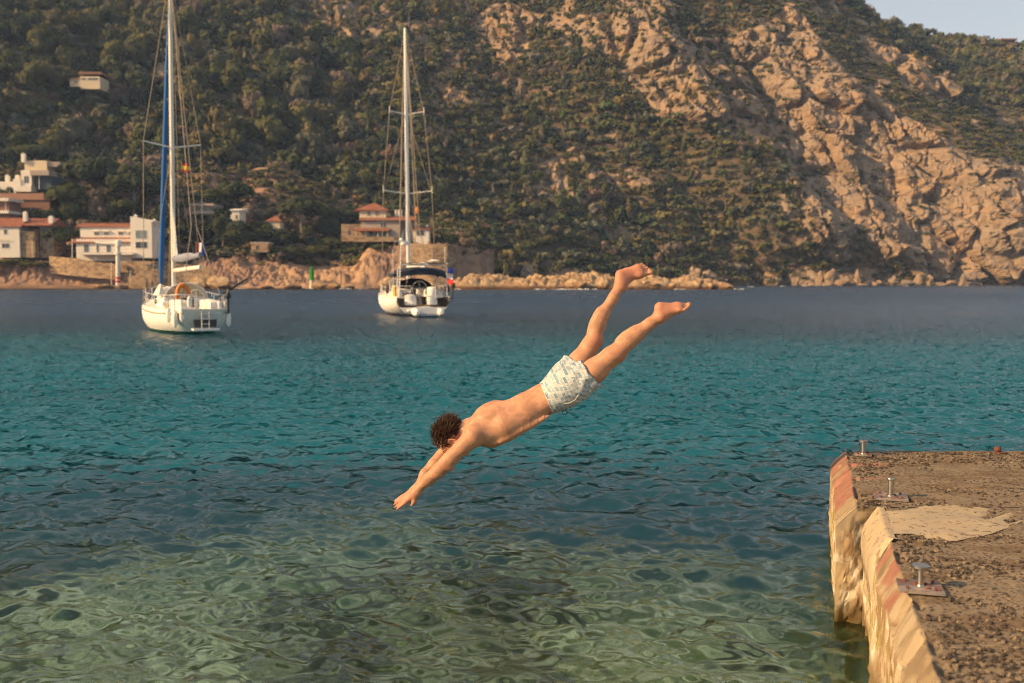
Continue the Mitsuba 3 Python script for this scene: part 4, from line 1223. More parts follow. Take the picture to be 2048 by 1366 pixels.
def hand(B, wrist, knuck, tip, wdir, thumb_side):
    d = tip - wrist
    d /= np.linalg.norm(d)
    w = wdir - d * (wdir @ d)
    w /= np.linalg.norm(w)
    n = np.cross(d, w)
    B.cone(wrist, wrist + d * .03, .0235, .0215, 90, (w, 1.3))
    for o in (-.027, -.009, .009, .027):
        B.cone(wrist + d * .018 + w * o * .55, knuck + w * o, .0135, .0115, 130)
    for o, l, dz in zip((-.029, -.0112, .0098, .0285), (.066, .079, .083, .074), (.004, .001, 0, .002)):
        o, dz = o * thumb_side, dz
        p0 = knuck + w * o
        p1 = p0 + (d * .99 + n * .03 + w * o * 1.6) * l * .42
        p2 = p1 + (d * .99 - n * .02 + w * o * 1.6) * l * .32
        p3 = p2 + (d * .99 - n * .06) * l * .30
        for a, b, r0, r1 in ((p0, p1, .0092, .0080), (p1, p2, .0080, .0070), (p2, p3, .0070, .0052)):
            B.cone(a, b, r0, r1, 300)
    t0 = wrist + d * .028 + w * .022 * thumb_side - n * .006
    t1 = t0 + (d * .72 + w * .62 * thumb_side - n * .25) * .042
    t2 = t1 + (d * .93 + w * .25 * thumb_side - n * .2) * .030
    B.cone(t0, t1, .015, .0115, 160)
    B.cone(t1, t2, .0112, .0085, 260)


def foot(B, ankle, heel, ball, toe, wdir, big, up=None):
    """heel, ball and toe lie along the sole; wdir crosses it towards the side 'big' of the large toe."""
    l = toe - heel
    l /= np.linalg.norm(l)
    w = wdir - l * (wdir @ l)
    w /= np.linalg.norm(w)
    up = ankle - heel if up is None else np.array(up, float)
    up -= l * (up @ l) + w * (up @ w)
    up /= np.linalg.norm(up)
    B.cone(heel + up * .012, heel + l * .045 + up * .026, .030, .027, 90, (w, 1.08))
    B.cone(ankle, heel + up * .022, .030, .026, 75)
    B.cone(ankle, heel + l * .10 + up * .036, .031, .026, 75, (w, 1.15))
    for s, r in ((-.014 * big, .018), (.016 * big, .019)):
        B.cone(heel + l * .05 + up * .030 + w * s, ball + up * .020 + w * s * 1.5, r + .005, r, 90)
    for s in (-1, 1):
        B.lump(ankle + w * s * .030, [l, w, up], [.016, .012, .018], 120)
    B.lump(ball + up * .013, [l, w, up], [.028, .044, .018], 100)
    B.lump(ball + w * big * .026 + up * .011 - l * .004, [l, w, up], [.022, .017, .017], 130)
    for i, (o, r, ln) in enumerate(((.033, .0150, .064), (.0105, .0092, .070), (-.009, .0086, .064), (-.027, .0082, .055), (-.044, .0080, .046))):
        o *= big
        a = ball + w * o + l * .022 - l * .006 * i + up * .012
        B.cone(a, a + l * ln * .5 + up * .006, r * .95, r * .85, 420)
        B.lump(a + l * ln * .78 + up * .001, [l, w, up], [r * 1.2, r * .98, r], 420)


def build_diver():
    k_ = thing('person', 'man in pale blue and cream swim shorts diving head first above the water', 'person')
    B = Field(J(772, 1030, 0) - [0, .33, 0], J(1396, 512, 0) + [0, .33, 0], 0.0036)
    trunk_and_limbs(B)
    # back: shoulder blades, spine furrow, ribs, lats, chest
    for s in (-1, 1):
        B.lump(J(985, 843) + LAT * s * .085 + DORS * .070, [AX * .8 + LAT * s * -.4, LAT, DORS], [.080, .042, .038], 90)
        B.lump(J(1020, 838) + LAT * s * .125 + DORS * .005, [AX, LAT, DORS], [.115, .040, .075], 80)
        B.lump(J(983, 853) + LAT * s * .075 - DORS * .075, [AX, LAT, DORS], [.070, .065, .035], 80)
        B.lump(J(1085, 800) + LAT * s * .030 + DORS * .068, [AX, LAT, DORS], [.12, .026, .026], 90)
    for q in np.linspace(0, 1, 16):
        B.lump(J(972, 860) * (1 - q) + J(1108, 788) * q + DORS * (.112 - .022 * q + .012 * math.sin(3 * q)), [AX, LAT, DORS], [.02, .012, .016], 110, -0.60)
    for i in range(5):
        c = J(1012 + 14 * i, 858 - 7 * i) - LAT * (.148 - .004 * i) - DORS * .012
        B.lump(c, [AX * .6 - DORS * .8, LAT, DORS], [.055, .013, .011], 120, 0.8)
    # shoulders and arms
    arms = {'L': [((962, 862), -.105, .066), ((948, 874), -.145, .058), ((926, 893), -.145, .049), ((905, 913), -.135, .044), ((892, 926), -.125, .040), ((878, 941), -.105, .042), ((858, 958), -.08, .036), ((835, 980), -.055, .0245)],
            'R': [((955, 852), .105, .064), ((938, 858), .145, .057), ((915, 878), .145, .047), ((895, 900), .135, .042), ((882, 914), .125, .039), ((869, 930), .105, .041), ((851, 949), .075, .035), ((834, 977), .05, .0245)]}
    for pts in arms.values():
        for (a, da, ra), (b, db, rb) in zip(pts[:-1], pts[1:]):
            B.cone(J(*a, da), J(*b, db), ra, rb, 85)
    B.lump(J(946, 866, -.148), [AX, LAT, DORS], [.062, .05, .05], 80)
    B.lump(J(938, 853, .148), [AX, LAT, DORS], [.060, .05, .05], 80)
    B.lump(J(897, 928, -.128) + np.array([.012, -.01, -.02]), np.eye(3), [.022, .022, .022], 110)
    d = J(786, 1014, -.03) - J(835, 980, -.055)
    perp = np.array([.40, -.60, -.55])
    hand(B, J(835, 981, -.05), J(808, 999, -.04), J(786, 1015, -.03), perp, 1)
    hand(B, J(834, 977, .05), J(810, 994, .05), J(791, 1009, .05), np.array([.25, .85, -.4]), 1)
    # head and neck
    B.cone(J(957, 860), J(925, 866), .062, .056, 75, (LAT, 1.05))
    B.cone(J(968, 852) + DORS * .03, J(930, 858), .05, .045, 70, (LAT, 1.6))
    B.lump(HEAD + HU * .022 - HF * .006, [HU, HF, HW], [.098, .098, .076], 90)
    B.lump(HEAD - HU * .050 + HF * .030, [HU, HF, HW], [.072, .062, .062], 90)
    B.lump(HEAD - HU * .098 + HF * .062, [HU, HF, HW], [.026, .026, .034], 100)
    B.cone(HEAD + HU * .022 + HF * .086, HEAD - HU * .022 + HF * .108, .010, .0135, 180)
    for s in (-1, 1):
        B.cone(HEAD + HU * .030 + HF * .084 + HW * s * .015, HEAD + HU * .027 + HF * .076 + HW * s * .048, .011, .010, 150)
        B.lump(HEAD + HU * .008 + HF * .083 + HW * s * .032, [HU, HF, HW], [.012, .010, .015], 140, -0.55)
        B.lump(HEAD + HU * .007 + HF * .077 + HW * s * .032, [HU, HF, HW], [.0105, .0105, .0115], 220)
        B.lump(HEAD - HU * .022 + HF * .101 + HW * s * .012, [HU, HF, HW], [.008, .009, .008], 200)
        B.lump(HEAD - HU * .02 + HF * .062 + HW * s * .050, [HU, HF, HW], [.026, .022, .018], 120)
        e = HEAD - HU * .006 + HF * .004 + HW * s * .079                # ears
        for q in np.linspace(-.4, 4.2, 12):
            B.lump(e + HU * .028 * math.cos(q) - HF * .017 * math.sin(q) + HW * s * (.010 + .003 * math.sin(q)), np.eye(3), [.0065] * 3, 260)
        B.lump(e + HW * s * .002, [HU, HF, HW], [.026, .014, .006], 220)
    for o, r in ((-.050, .0085), (-.064, .0095)):
        B.cone(HEAD + HU * o + HF * .088 + HW * -.020, HEAD + HU * o + HF * .088 + HW * .020, r * .8, r * .8, 220)
        B.lump(HEAD + HU * o + HF * .092, [HU, HF, HW], [r, r, .016], 220)
    # knees, feet
    B.lump(J(1238, 712, -.128), np.eye(3), [.034] * 3, 90)
    B.lump(J(1194, 683, .10), np.eye(3), [.034] * 3, 90)
    B.lump(J(1256, 668, -.14), [J(1275, 652) - J(1240, 690), YV, [-.5, 0, .8]], [.085, .036, .024], 90)
    B.lump(J(1190, 640, .11), [J(1200, 610) - J(1186, 660), YV, [-.8, 0, .4]], [.085, .034, .022], 90)
    foot(B, J(1322, 632, -.16), J(1320, 611, -.16), J(1357, 611, -.165), J(1379, 606, -.165), np.array([0.1, 1.0, .42]), 1)
    foot(B, J(1243, 568, .14), J(1242, 549, .135), J(1279, 541, .15), J(1299, 532, .16), np.array([-.33, .30, .90]), -1, (.15, .9, -.45))
    f = -np.log(np.maximum(B.f, 1e-9)) * -1
    body = skin(f, B.lo, B.h)
    body = max(body.split(only_watertight=False), key=lambda m: len(m.faces))
    relax(body, 3)

    def skin_colour(p, n, uv):
        p = back(p)
        c = fbm(p.x * 9, p.y * 9, p.z * 9)
        f2 = fbm(p.x * 60, p.y * 60, p.z * 60)
        col = mix((.40, .195, .110), (.47, .245, .145), c)
        col = col * (0.90 + 0.20 * f2) * (.88 + .24 * smoothstep(.3, .7, fbm(p.x * 22, p.y * 22, p.z * 22)))
        warm = mi.Float(0)
        for q, r in REDDER:
            warm = dr.maximum(warm, 1 - smoothstep(r * .35, r, dr.norm(p - mi.Point3f(*[float(t) for t in q]))))
        return mix(col, (.46, .185, .115), warm * .75)
    REDDER = [(J(1330, 612, -.16), .16), (J(1258, 548, .14), .17), (J(1236, 708, -.13), .10), (J(1192, 684, .1), .11), (J(893, 930, -.12), .08), (J(805, 1000, -.03), .13), (J(914, 877, -.08), .06), (HEAD + HF * .08, .1)]
    bsdf('skin_mat', {'type': 'principled', 'base_color': proc(skin_colour), 'roughness': 0.55, 'specular': 0.35})
    part(k_, 'body', placed(body), 'skin_mat', smooth=True)

    # swim shorts: the hips and thighs grown outwards, creased, cut at waist and hems
    lo, hi = J(1050, 850) - [0, .27, 0], J(1225, 690) + [0, .27, 0]
    hw = 0.0045
    fields = []
    for side, hem0, hem1 in (('L', J(1146, 776, -.085), J(1183, 747, -.103)), ('R', J(1131, 762, .085), J(1152, 722, .094))):
        S = Field(lo, hi, hw)
        trunk_and_limbs(S, 0.013, side)
        sl, (x, y, z) = S.block(lo, hi)
        P = np.stack(np.meshgrid(x, y, z, indexing='ij'), -1)[:S.n[0], :S.n[1], :S.n[2]]
        d = -np.log(np.maximum(S.f, 1e-9)) / 65
        ax = hem1 - hem0
        L_ = np.linalg.norm(ax)
        ax /= L_
        t = (P - hem0) @ ax
        rad = P - hem0 - t[..., None] * ax
        ang = np.arctan2(rad @ LAT, rad @ np.cross(ax, LAT))
        flare = np.clip(t / L_, 0, 1) * .012
        wr = .0055 * np.sin(ang * 7 + 2.2 * np.sin(t * 30 + 1)) * np.clip(t / L_ + .2, 0, 1)
        fold = P - J(1165, 765, -.1)
        wr = wr + .0065 * np.sin((fold @ (DORS * .8 + AX * .6)) * 150 + 5 * np.sin((fold @ AX) * 14)) * np.exp(-np.linalg.norm(fold, axis=-1) / .085)
        wr = wr + .006 * (nfbm(P[..., 0] * 16, P[..., 1] * 16, P[..., 2] * 16, 2, 3) - .5)
        d = d - flare - wr
        waist = -((P - (J(1093, 797) + DORS * .0)) @ (AX * .97 + DORS * -.05))
        nearw = np.exp(-((waist + .012) / .012) ** 2) * .004
        d = np.maximum(np.maximum(d + nearw, waist), t - L_ + .004 * np.sin(ang * 5 + 1))
        fields.append(d)
    d = np.minimum(*fields)
    shorts = skin(-d, S.lo, hw)
    shorts = max(shorts.split(only_watertight=False), key=lambda m: len(m.faces))
    relax(shorts, 3)
    o, a_, d_, l_ = J(1133, 772), AX, DORS, LAT

    def print_colour(p, n, uv):
        p = back(p)
        q = p - mi.Point3f(*[float(t) for t in o])
        u = dr.dot(q, mi.Vector3f(*[float(t) for t in a_]))
        w = dr.dot(q, mi.Vector3f(*[float(t) for t in l_ * .7 - d_ * .7]))
        w2 = dr.dot(q, mi.Vector3f(*[float(t) for t in l_ * .7 + d_ * .7]))
        jx = .008 * noise(q.x * 30, q.y * 30, q.z * 30)
        a, b = (u + jx) / .025, (w - w2 * .35 + jx) / .027
        r = cell_rand(a, b)
        fa, fb = a - dr.floor(a), b - dr.floor(b)
        blk = smoothstep(.08, .2, fa) * smoothstep(.95, .85, fa) * smoothstep(.06, .18, fb) * smoothstep(.95, .82, fb)
        chk = dr.abs((dr.floor(a) + dr.floor(b)) - 2 * dr.floor((dr.floor(a) + dr.floor(b)) / 2))
        blue = mix((.13, .23, .30), (.25, .36, .43), r)
        base = mix((.47, .45, .41), (.46, .48, .48), noise(q.x * 40, q.y * 40, q.z * 40))
        c = mix(base, blue, blk * dr.select(chk < .5, mi.Float(.95), mi.Float(.42)))
        return mix(c, (.72, .70, .62), smoothstep(.62, .7, noise(q.x * 120, q.y * 120, q.z * 120)) * .5)
    bsdf('shorts_mat', {'type': 'twosided', 'nested': {'type': 'diffuse', 'reflectance': proc(print_colour)}})
    part(k_, 'swim_shorts', placed(shorts), 'shorts_mat', smooth=True, label='cream swim shorts with pale blue block print')
    matte('cord_mat', (.62, .55, .44))
    matte('black_cord_mat', (.02, .02, .022))
    c0 = J(1118, 815, -.09)
    part(k_, 'drawstring', placed(join(tube([J(1117, 806, -.15), J(1127, 807, -.165), J(1140, 806, -.175), J(1150, 800, -.18), J(1157, 790, -.18), J(1155, 785, -.175)], .0032, 6),
                                tube([J(1120, 800, -.155), J(1130, 795, -.17), J(1142, 790, -.178), J(1150, 782, -.18)], .003, 6))), 'cord_mat', smooth=True)
    loop = [J(1118 + 0, 820, -.08), J(1124, 822, -.08), J(1130, 820, -.08), J(1136, 824, -.085), J(1131, 830, -.085), J(1124, 828, -.085), J(1126, 822, -.08), J(1134, 817, -.08), J(1140, 815, -.08), J(1144, 818, -.08), J(1138, 821, -.08)]
    part(k_, 'waist_cord', placed(tube(loop, .0028, 6)), 'black_cord_mat', smooth=True)

    # hair: a thatch of wavy locks blown upwards by the fall
    rng = np.random.RandomState(8)
    paint('hair_mat', (.040, .017, .009), 0.6, specular=.35)
    V, Fc, off = [], [], 0
    made = 0
    while made < 1500:
        d = rng.normal(size=3)
        d /= np.linalg.norm(d)
        u, f_, w = d @ HU, d @ HF, abs(d @ HW)
        if f_ > .50 and u < .75 or u < -.42 or (f_ > -.1 and u < -.05) or (w > .80 and u < .12 and f_ > -.35):
            continue
        made += 1
        p = HEAD + HU * .022 - HF * .006 + HU * u * .097 + HF * f_ * .097 + HW * (d @ HW) * .076
        ln = (.048 + .048 * rng.rand()) * (0.62 if f_ < -.3 and u < 0 else 1.0) * (1.25 if rng.rand() < .12 else 1)
        side = np.cross(d, rng.normal(size=3))
        side /= np.linalg.norm(side)
        wind = np.array([.25, 0.0, .9])
        pts, dirn = [p], d * .55 + side * .75 + wind * .25
        for s_ in range(6):
            dirn = dirn * .8 + wind * (.20 + .14 * rng.rand()) + side * .44 * math.sin(s_ * 1.7 + rng.rand()) + rng.normal(size=3) * .14 - d * .06
            dirn /= np.linalg.norm(dirn)
            pts.append(pts[-1] + dirn * ln / 6)
        m = tube(pts, np.array([.0030, .0030, .0028, .0024, .0019, .0013, .0005]) * (.7 + .6 * rng.rand()), 4)
        V.append(m.vertices)
        Fc.append(m.faces + off)
        off += len(m.vertices)
    cap = trimesh.creation.icosphere(subdivisions=4)
    dv = cap.vertices.copy()
    u, f_, w = dv @ HU, dv @ HF, np.abs(dv @ HW)
    keep = ~((f_ > .46) & (u < .72) | (u < -.38) | (f_ > -.05) & (u < .0) | (w > .80) & (u < .16) & (f_ > -.35))
    cap.vertices = HEAD + HU * .022 - HF * .006 + np.outer(dv @ HU, HU) * .101 + np.outer(dv @ HF, HF) * .101 + np.outer(dv @ HW, HW) * .080
    cap.vertices += dv * (.006 * (nfbm(dv[:, 0] * 9, dv[:, 1] * 9, dv[:, 2] * 9, 2, 4)[:, None] - .3))
    cap.update_faces(keep[cap.faces].all(1))
    V.append(cap.vertices)
    Fc.append(cap.faces + off)
    part(k_, 'hair', placed(trimesh.Trimesh(np.vstack(V), np.vstack(Fc), process=False)), 'hair_mat', label='tousled dark brown hair blown upwards')
    # brows
    part(k_, 'eyebrow', placed(tube([HEAD + HU * .038 + HF * .094 - HW * .016, HEAD + HU * .041 + HF * .092 - HW * .032, HEAD + HU * .036 + HF * .082 - HW * .05], .004, 5)), 'hair_mat')
    part(k_, 'eyebrow', placed(tube([HEAD + HU * .038 + HF * .094 + HW * .016, HEAD + HU * .041 + HF * .092 + HW * .032, HEAD + HU * .036 + HF * .082 + HW * .05], .004, 5)), 'hair_mat')


build_diver()

# ---- village on the headland --------------------------------------------------------------------------------------------------
matte('white_wall_mat', (.70, .655, .58))
matte('cream_wall_mat', (.60, .50, .36))
bsdf('stone_wall_mat', {'type': 'twosided', 'nested': {'type': 'diffuse', 'reflectance': proc(lambda p, n, uv: mix((.36, .26, .17), (.20, .14, .095), smoothstep(.4, .65, fbm(p.x * .9, p.y * .9, p.z * 1.6, 4))))}})
bsdf('grey_wall_mat', {'type': 'twosided', 'nested': {'type': 'diffuse', 'reflectance': proc(lambda p, n, uv: mix((.42, .36, .31), (.33, .27, .23), fbm(p.x * .5, p.y * .5, p.z * .7)))}})
bsdf('tile_mat', {'type': 'twosided', 'nested': {'type': 'diffuse', 'reflectance': proc(lambda p, n, uv: mix((.30, .125, .08), (.21, .095, .065), smoothstep(.35, .65, fbm(p.x * 1.1, p.y * .6, p.z * 2.2, 3))))}})
bsdf('brown_tile_mat', {'type': 'twosided', 'nested': {'type': 'diffuse', 'reflectance': proc(lambda p, n, uv: mix((.27, .155, .11), (.19, .11, .08), fbm(p.x * .9, p.y * .6, p.z * 2)))}})
paint('pane_mat', (.035, .045, .06), 0.15)
paint('pale_pane_mat', (.16, .20, .20), 0.2)
matte('shutter_mat', (.10, .13, .15))
matte('beacon_green_mat', (.03, .24, .04))
matte('foam_mat', (.80, .80, .78))
GP = None


def ground(px, py):
    """The point of the land that the photograph shows at a pixel."""
    global GP
    if GP is None:
        from scipy.spatial import cKDTree
        A = np.vstack([HP.reshape(-1, 3), HL.reshape(-1, 3)])
        A = A[A[:, 2] > 0]
        q = np.column_stack([1024 + A[:, 0] / A[:, 1] * F, 560 - (A[:, 2] - H) / A[:, 1] * F])
        GP = cKDTree(q), A
    d, i = GP[0].query([(px, py)], k=12)
    c = GP[1][i[0]]
    return c[np.argmin(c[:, 1])]


class House:
    """Walls, roofs and openings given by what the photograph shows of the front, set at depth D and given real depth."""

    def __init__(self, name, label, D, cat='house', group=None):
        self.k, self.D = thing(name, label, cat, group), D

    def xz(self, px, py):
        p = at(px, py, self.D)
        return p[0], p[2]

    def wall(self, x0, x1, y0, y1, depth, mat='white_wall_mat', set_back=0.0, label=None):
        (a, t), (b, bo) = self.xz(x0, y0), self.xz(x1, y1)
        return part(self.k, 'wall', box(a, b, self.D + set_back, self.D + set_back + depth, bo, t), mat, label=label)

    def roof(self, x0, x1, y0, y1, depth, mat='tile_mat', kind='gable', set_back=0.0, over=0.5):
        """kind: gable = ridge along the front, hip, lean = rising backwards, flat."""
        (a, t), (b, bo) = self.xz(x0, y0), self.xz(x1, y1)
        f, r = self.D + set_back - over, self.D + set_back + depth + over
        th = 0.18
        m = (f + r) / 2
        if kind == 'flat':
            g = box(a, b, f, r, bo, t)
        elif kind == 'hip':
            i = min((b - a) * .45, (r - f) * .5)
            g = hull([(a, f, bo), (b, f, bo), (a, r, bo), (b, r, bo), (a, f, bo - th), (b, f, bo - th), (a, r, bo - th), (b, r, bo - th), (a + i, m, t), (b - i, m, t)])
        elif kind == 'lean':
            g = hull([(a, f, bo), (b, f, bo), (a, f, bo - th), (b, f, bo - th), (a, r, t), (b, r, t), (a, r, bo - th), (b, r, bo - th)])
        else:
            g = hull([(a, f, bo), (b, f, bo), (a, r, bo), (b, r, bo), (a, f, bo - th), (b, f, bo - th), (a, r, bo - th), (b, r, bo - th), (a, m, t), (b, m, t)])
        return part(self.k, 'roof', g, mat)

    def window(self, x0, x1, y0, y1, set_back=0.0, pane='pane_mat', name='window', frame='white_wall_mat', arch=False, hood=False):
        (a, t), (b, bo) = self.xz(x0, y0), self.xz(x1, y1)
        y, w = self.D + set_back, 0.09
        fr = [box(a - w, a, y - .10, y + .05, bo - w, t + w), box(b, b + w, y - .10, y + .05, bo - w, t + w), box(a, b, y - .10, y + .05, t, t + w), box(a, b, y - .14, y + .05, bo - w, bo)]
        if name == 'window' and b - a > .8:
            fr.append(box((a + b) / 2 - .035, (a + b) / 2 + .035, y - .06, y + .02, bo, t))
        if hood:
            fr.append(hull([(a - .4, y - .8, t + .32), (b + .4, y - .8, t + .32), (a - .4, y, t + .65), (b + .4, y, t + .65), (a - .4, y, t + .22), (b + .4, y, t + .22)]))
        k = part(self.k, name, join(fr), frame)
        pm = box(a, b, y - .03, y + .04, bo, t)
        if arch:
            c = trimesh.creation.cylinder(radius=(b - a) / 2, height=.07, sections=20)
            rot(c, 90, (1, 0, 0))
            c.apply_translation(((a + b) / 2, y + .004, t))
            pm = join(box(a, b, y - .03, y + .04, bo, t - .002), c)
        part(k, 'pane', pm, pane)

    def chimney(self, px, y0, y1, w=7, mat='white_wall_mat', set_back=2.0):
        (a, t), (b, bo) = self.xz(px - w / 2, y0), self.xz(px + w / 2, y1)
        part(self.k, 'chimney', join(box(a, b, self.D + set_back, self.D + set_back + (b - a), bo, t - .35), hull([(a - .1, self.D + set_back - .1, t - .34), (b + .1, self.D + set_back - .1, t - .34), (a - .1, self.D + set_back + b - a + .1, t - .34), (b + .1, self.D + set_back + b - a + .1, t - .34), ((a + b) / 2, self.D + set_back + (b - a) / 2, t)])), mat)

    def bar(self, pts, r, mat, name, n=8):
        part(self.k, name, tube([(*self.xz(px, py)[:1], self.D + dy, self.xz(px, py)[1]) for px, py, dy in pts], r, n), mat)


def build_village():
    # white house with stone gable at the left edge
    h = House('waterside_house', 'white house with terracotta roof and stone gable side at the edge of the village', 276)
    h.wall(-60, 40, 452, 515, 9)
    h.wall(40, 68, 462, 515, 7, 'stone_wall_mat', .6)
    h.wall(68, 98, 448, 515, 8, 'stone_wall_mat', 3)
    h.roof(-64, 44, 434, 453, 9)
    h.roof(40, 99, 434, 450, 10, set_back=1.0)
    h.chimney(42, 421, 442, 8)
    h.chimney(94, 430, 446, 9)
    for a, b, y0, y1 in ((8, 14, 459, 468), (-14, -8, 459, 468), (4, 19, 487, 496), (-24, -9, 487, 496)):
        h.window(a, b, y0, y1)
    for a, b, y0, y1 in ((48, 53, 471, 478), (64, 67, 473, 482)):
        h.window(a, b, y0, y1, .6, frame='stone_wall_mat')
    for a, b, y0, y1 in ((70, 84, 452, 464), (82, 86, 474, 484), (70, 75, 492, 500)):
        h.window(a, b, y0, y1, 3, frame='stone_wall_mat')
    h.bar([(21, 480, -.4), (-60, 480, -.4)], .10, 'cream_wall_mat', 'cornice', 6)
    # long white house with balcony windows
    h = House('long_house', 'long white two storey house with small hooded windows and red tile eaves', 277)
    h.wall(150, 262, 451, 478, 9, set_back=3.2)
    h.wall(152, 262, 478, 522, 11)
    h.roof(140, 263, 443, 452, 9, set_back=3.2)
    h.roof(141, 262, 472, 485, 3.0, kind='lean', over=.7)
    h.wall(262, 306, 444, 516, 9, set_back=-.6)
    (a, t), (b, bo), (_, t2) = h.xz(262, 433), h.xz(308, 444.2), h.xz(308, 441)
    part(h.k, 'gable_top', hull([(a, h.D - .6, t), (a, h.D + 8, t), (b, h.D - .6, t2), (b, h.D + 8, t2), (a, h.D - .6, bo), (b, h.D - .6, bo), (a, h.D + 8, bo), (b, h.D + 8, bo)]), 'white_wall_mat')
    h.chimney(268, 428, 446, 6, set_back=1)
    h.chimney(305, 437, 450, 7, set_back=1)
    for q in (179, 199, 228, 249):
        h.window(q, q + 9, 464, 469, 3.2, hood=True)
    h.window(273, 295, 461, 477, -.6, 'pale_pane_mat')
    h.window(273, 296, 484, 496, -.6)
    for a, b in ((168, 178), (192, 198), (213, 222)):
        h.window(a, b, 489, 504, 0, 'shutter_mat', 'door', 'white_wall_mat')
    h.bar([(152, 478, -2.4), (152, 522, -2.4)], .12, 'white_wall_mat', 'terrace_post')
    h.bar([(200, 486, -2.4), (200, 522, -2.4)], .10, 'white_wall_mat', 'terrace_post')
    part(h.k, 'terrace', box(*[h.xz(152, 0)[0], h.xz(262, 0)[0]], h.D - 3, h.D, h.xz(0, 510)[1], h.xz(0, 506)[1]), 'white_wall_mat')
    part(h.k, 'terrace_rail', join([box(h.xz(152, 0)[0], h.xz(262, 0)[0], h.D - 3.0, h.D - 2.93, h.xz(0, y)[1], h.xz(0, y - .8)[1]) for y in (505, 500)]), 'grey_cover_mat')
    # modern white villa up the slope
    h = House('hill_villa', 'white modern villa of stacked boxes on the slope above the waterside houses', 311)
    h.wall(-40, 26, 362, 400, 9, set_back=2)
    h.wall(26, 42, 358, 404, 10)
    h.wall(40, 62, 340, 378, 10, set_back=.5)
    h.roof(62, 100, 341, 351, 9, 'grey_wall_mat', 'flat', set_back=0, over=.8)
    h.wall(62, 98, 351, 378, 8, 'shutter_mat', set_back=2)
    h.wall(38, 66, 372, 384, 4, set_back=-1.2)
    h.wall(36, 82, 318, 340, 8, 'cream_wall_mat', 4)
    h.roof(60, 106, 320, 330, 8, 'grey_wall_mat', 'flat', set_back=5, over=.3)
    h.window(47, 56, 352, 366, .5)
    h.window(8, 16, 372, 380, 2)
    for a, y0 in ((4, 347), (24, 347), (36, 303)):
        h.chimney(a, y0, 368 if a < 30 else 322, 8, set_back=3)
    h.bar([(78, 351, .2), (78, 378, .2)], .12, 'white_wall_mat', 'porch_post', 6)
    # low roofs between
    h = House('terrace_house', 'low brown roofed house half hidden by pines', 300)
    h.wall(0, 100, 397, 420, 8, 'brown_tile_mat')
    h.roof(-20, 104, 384, 399, 8, 'brown_tile_mat')
    h = House('flat_house', 'flat roofed house with white slab edges behind the waterside houses', 290)
    h.wall(-40, 16, 402, 436, 7, 'brown_tile_mat', .8)
    for y0 in (396, 421):
        h.roof(-44, 19, y0, y0 + 6, 8, 'white_wall_mat', 'flat', over=.5)
    h.bar([(12, 402, -.2), (12, 421, -.2)], .08, 'white_wall_mat', 'porch_post', 6)
    # lone house high on the wooded slope
    g = ground(170, 172)
    h = House('slope_house', 'small cream house alone high on the wooded hillside', g[1] - 11)
    h.wall(160, 200, 153, 178, 9, 'cream_wall_mat')
    h.wall(136, 176, 156, 172, 8, 'cream_wall_mat', 1.5)
    h.roof(132, 178, 149, 157, 8, 'brown_tile_mat', set_back=1.5)
    h.roof(158, 204, 144, 149, 9, 'brown_tile_mat', 'flat')
    h.window(176, 196, 156, 160, 0)
    h.window(163, 172, 156, 160, 0)
    h.window(146, 152, 160, 165, 1.5)
    # grey flats and a white house behind the nearer boat's mast
    h = House('grey_house', 'grey modern house with open balconies among the pines', 306)
    h.wall(384, 428, 412, 446, 8, 'grey_wall_mat', 1.5)
    for y0 in (407, 423):
        h.roof(382, 428, y0, y0 + 5, 9, 'grey_wall_mat', 'flat', over=.6)
    for a in (388, 402, 416):
        h.window(a, a + 9, 414, 421, 1.5)
        h.window(a, a + 9, 430, 438, 1.5)
    h = House('white_cottage', 'small white house partly hidden by dark pines', 296)
    h.wall(459, 479, 419, 446, 7)
    h.roof(455, 482, 414, 420, 7, 'white_wall_mat', 'lean')
    h.window(471, 475, 430, 437, 0)
    h = House('tile_hut', 'small hut with orange pyramid roof among the trees', 300)
    h.wall(536, 560, 441, 458, 5, 'cream_wall_mat')
    h.roof(531, 564, 431, 442, 5, 'tile_mat', 'hip')
    # large villa with the red hipped roof
    h = House('red_roof_villa', 'two storey villa with red hipped roof and arched attic windows on the rock', 282)
    h.wall(716, 770, 418, 436, 8, 'cream_wall_mat', 2.5)
    h.roof(706, 776, 403, 419, 8, 'tile_mat', 'hip', 2.5, .8)
    h.wall(722, 798, 438, 480, 11, 'grey_wall_mat')
    h.wall(798, 822, 441, 480, 8, 'grey_wall_mat', 3)
    h.roof(718, 830, 430, 440, 4.0, 'tile_mat', 'lean', 0, .8)
    h.roof(712, 780, 455, 462, 2.4, 'tile_mat', 'lean', -2.4, .5)
    h.wall(681, 722, 448, 482, 8, 'stone_wall_mat', 1)
    h.wall(708, 790, 474, 484, 2.4, 'stone_wall_mat', -2.4)
    h.wall(826, 857, 457, 488, 7, 'white_wall_mat', 1)
    h.roof(822, 862, 450, 458, 7, 'tile_mat', 'gable', 1)
    h.wall(790, 826, 458, 486, 7, 'grey_wall_mat', 2.2)
    for a in (732, 748):
        h.window(a, a + 7, 425, 430, 2.5, arch=True)
    h.window(761, 772, 444, 455, 0)
    h.window(749, 755, 442, 446, 0)
    h.window(695, 700, 461, 469, 1, frame='stone_wall_mat')
    h.window(833, 848, 461, 471, 1)
    for a in (738, 752, 764):
        h.window(a, a + 7, 463, 471, 0, 'shutter_mat', 'door')
    for a in (714, 734, 758, 777):
        h.bar([(a, 461, -2.2), (a, 475, -2.2)], .14, 'cream_wall_mat', 'porch_post', 6)
    for a in (788, 794, 799):
        h.chimney(a, 417, 434, 4, set_back=4)
    h.chimney(852, 447, 456, 5, set_back=3)
    h = House('stone_hut', 'small grey stone hut on the rocks below the trees', 284, 'hut')
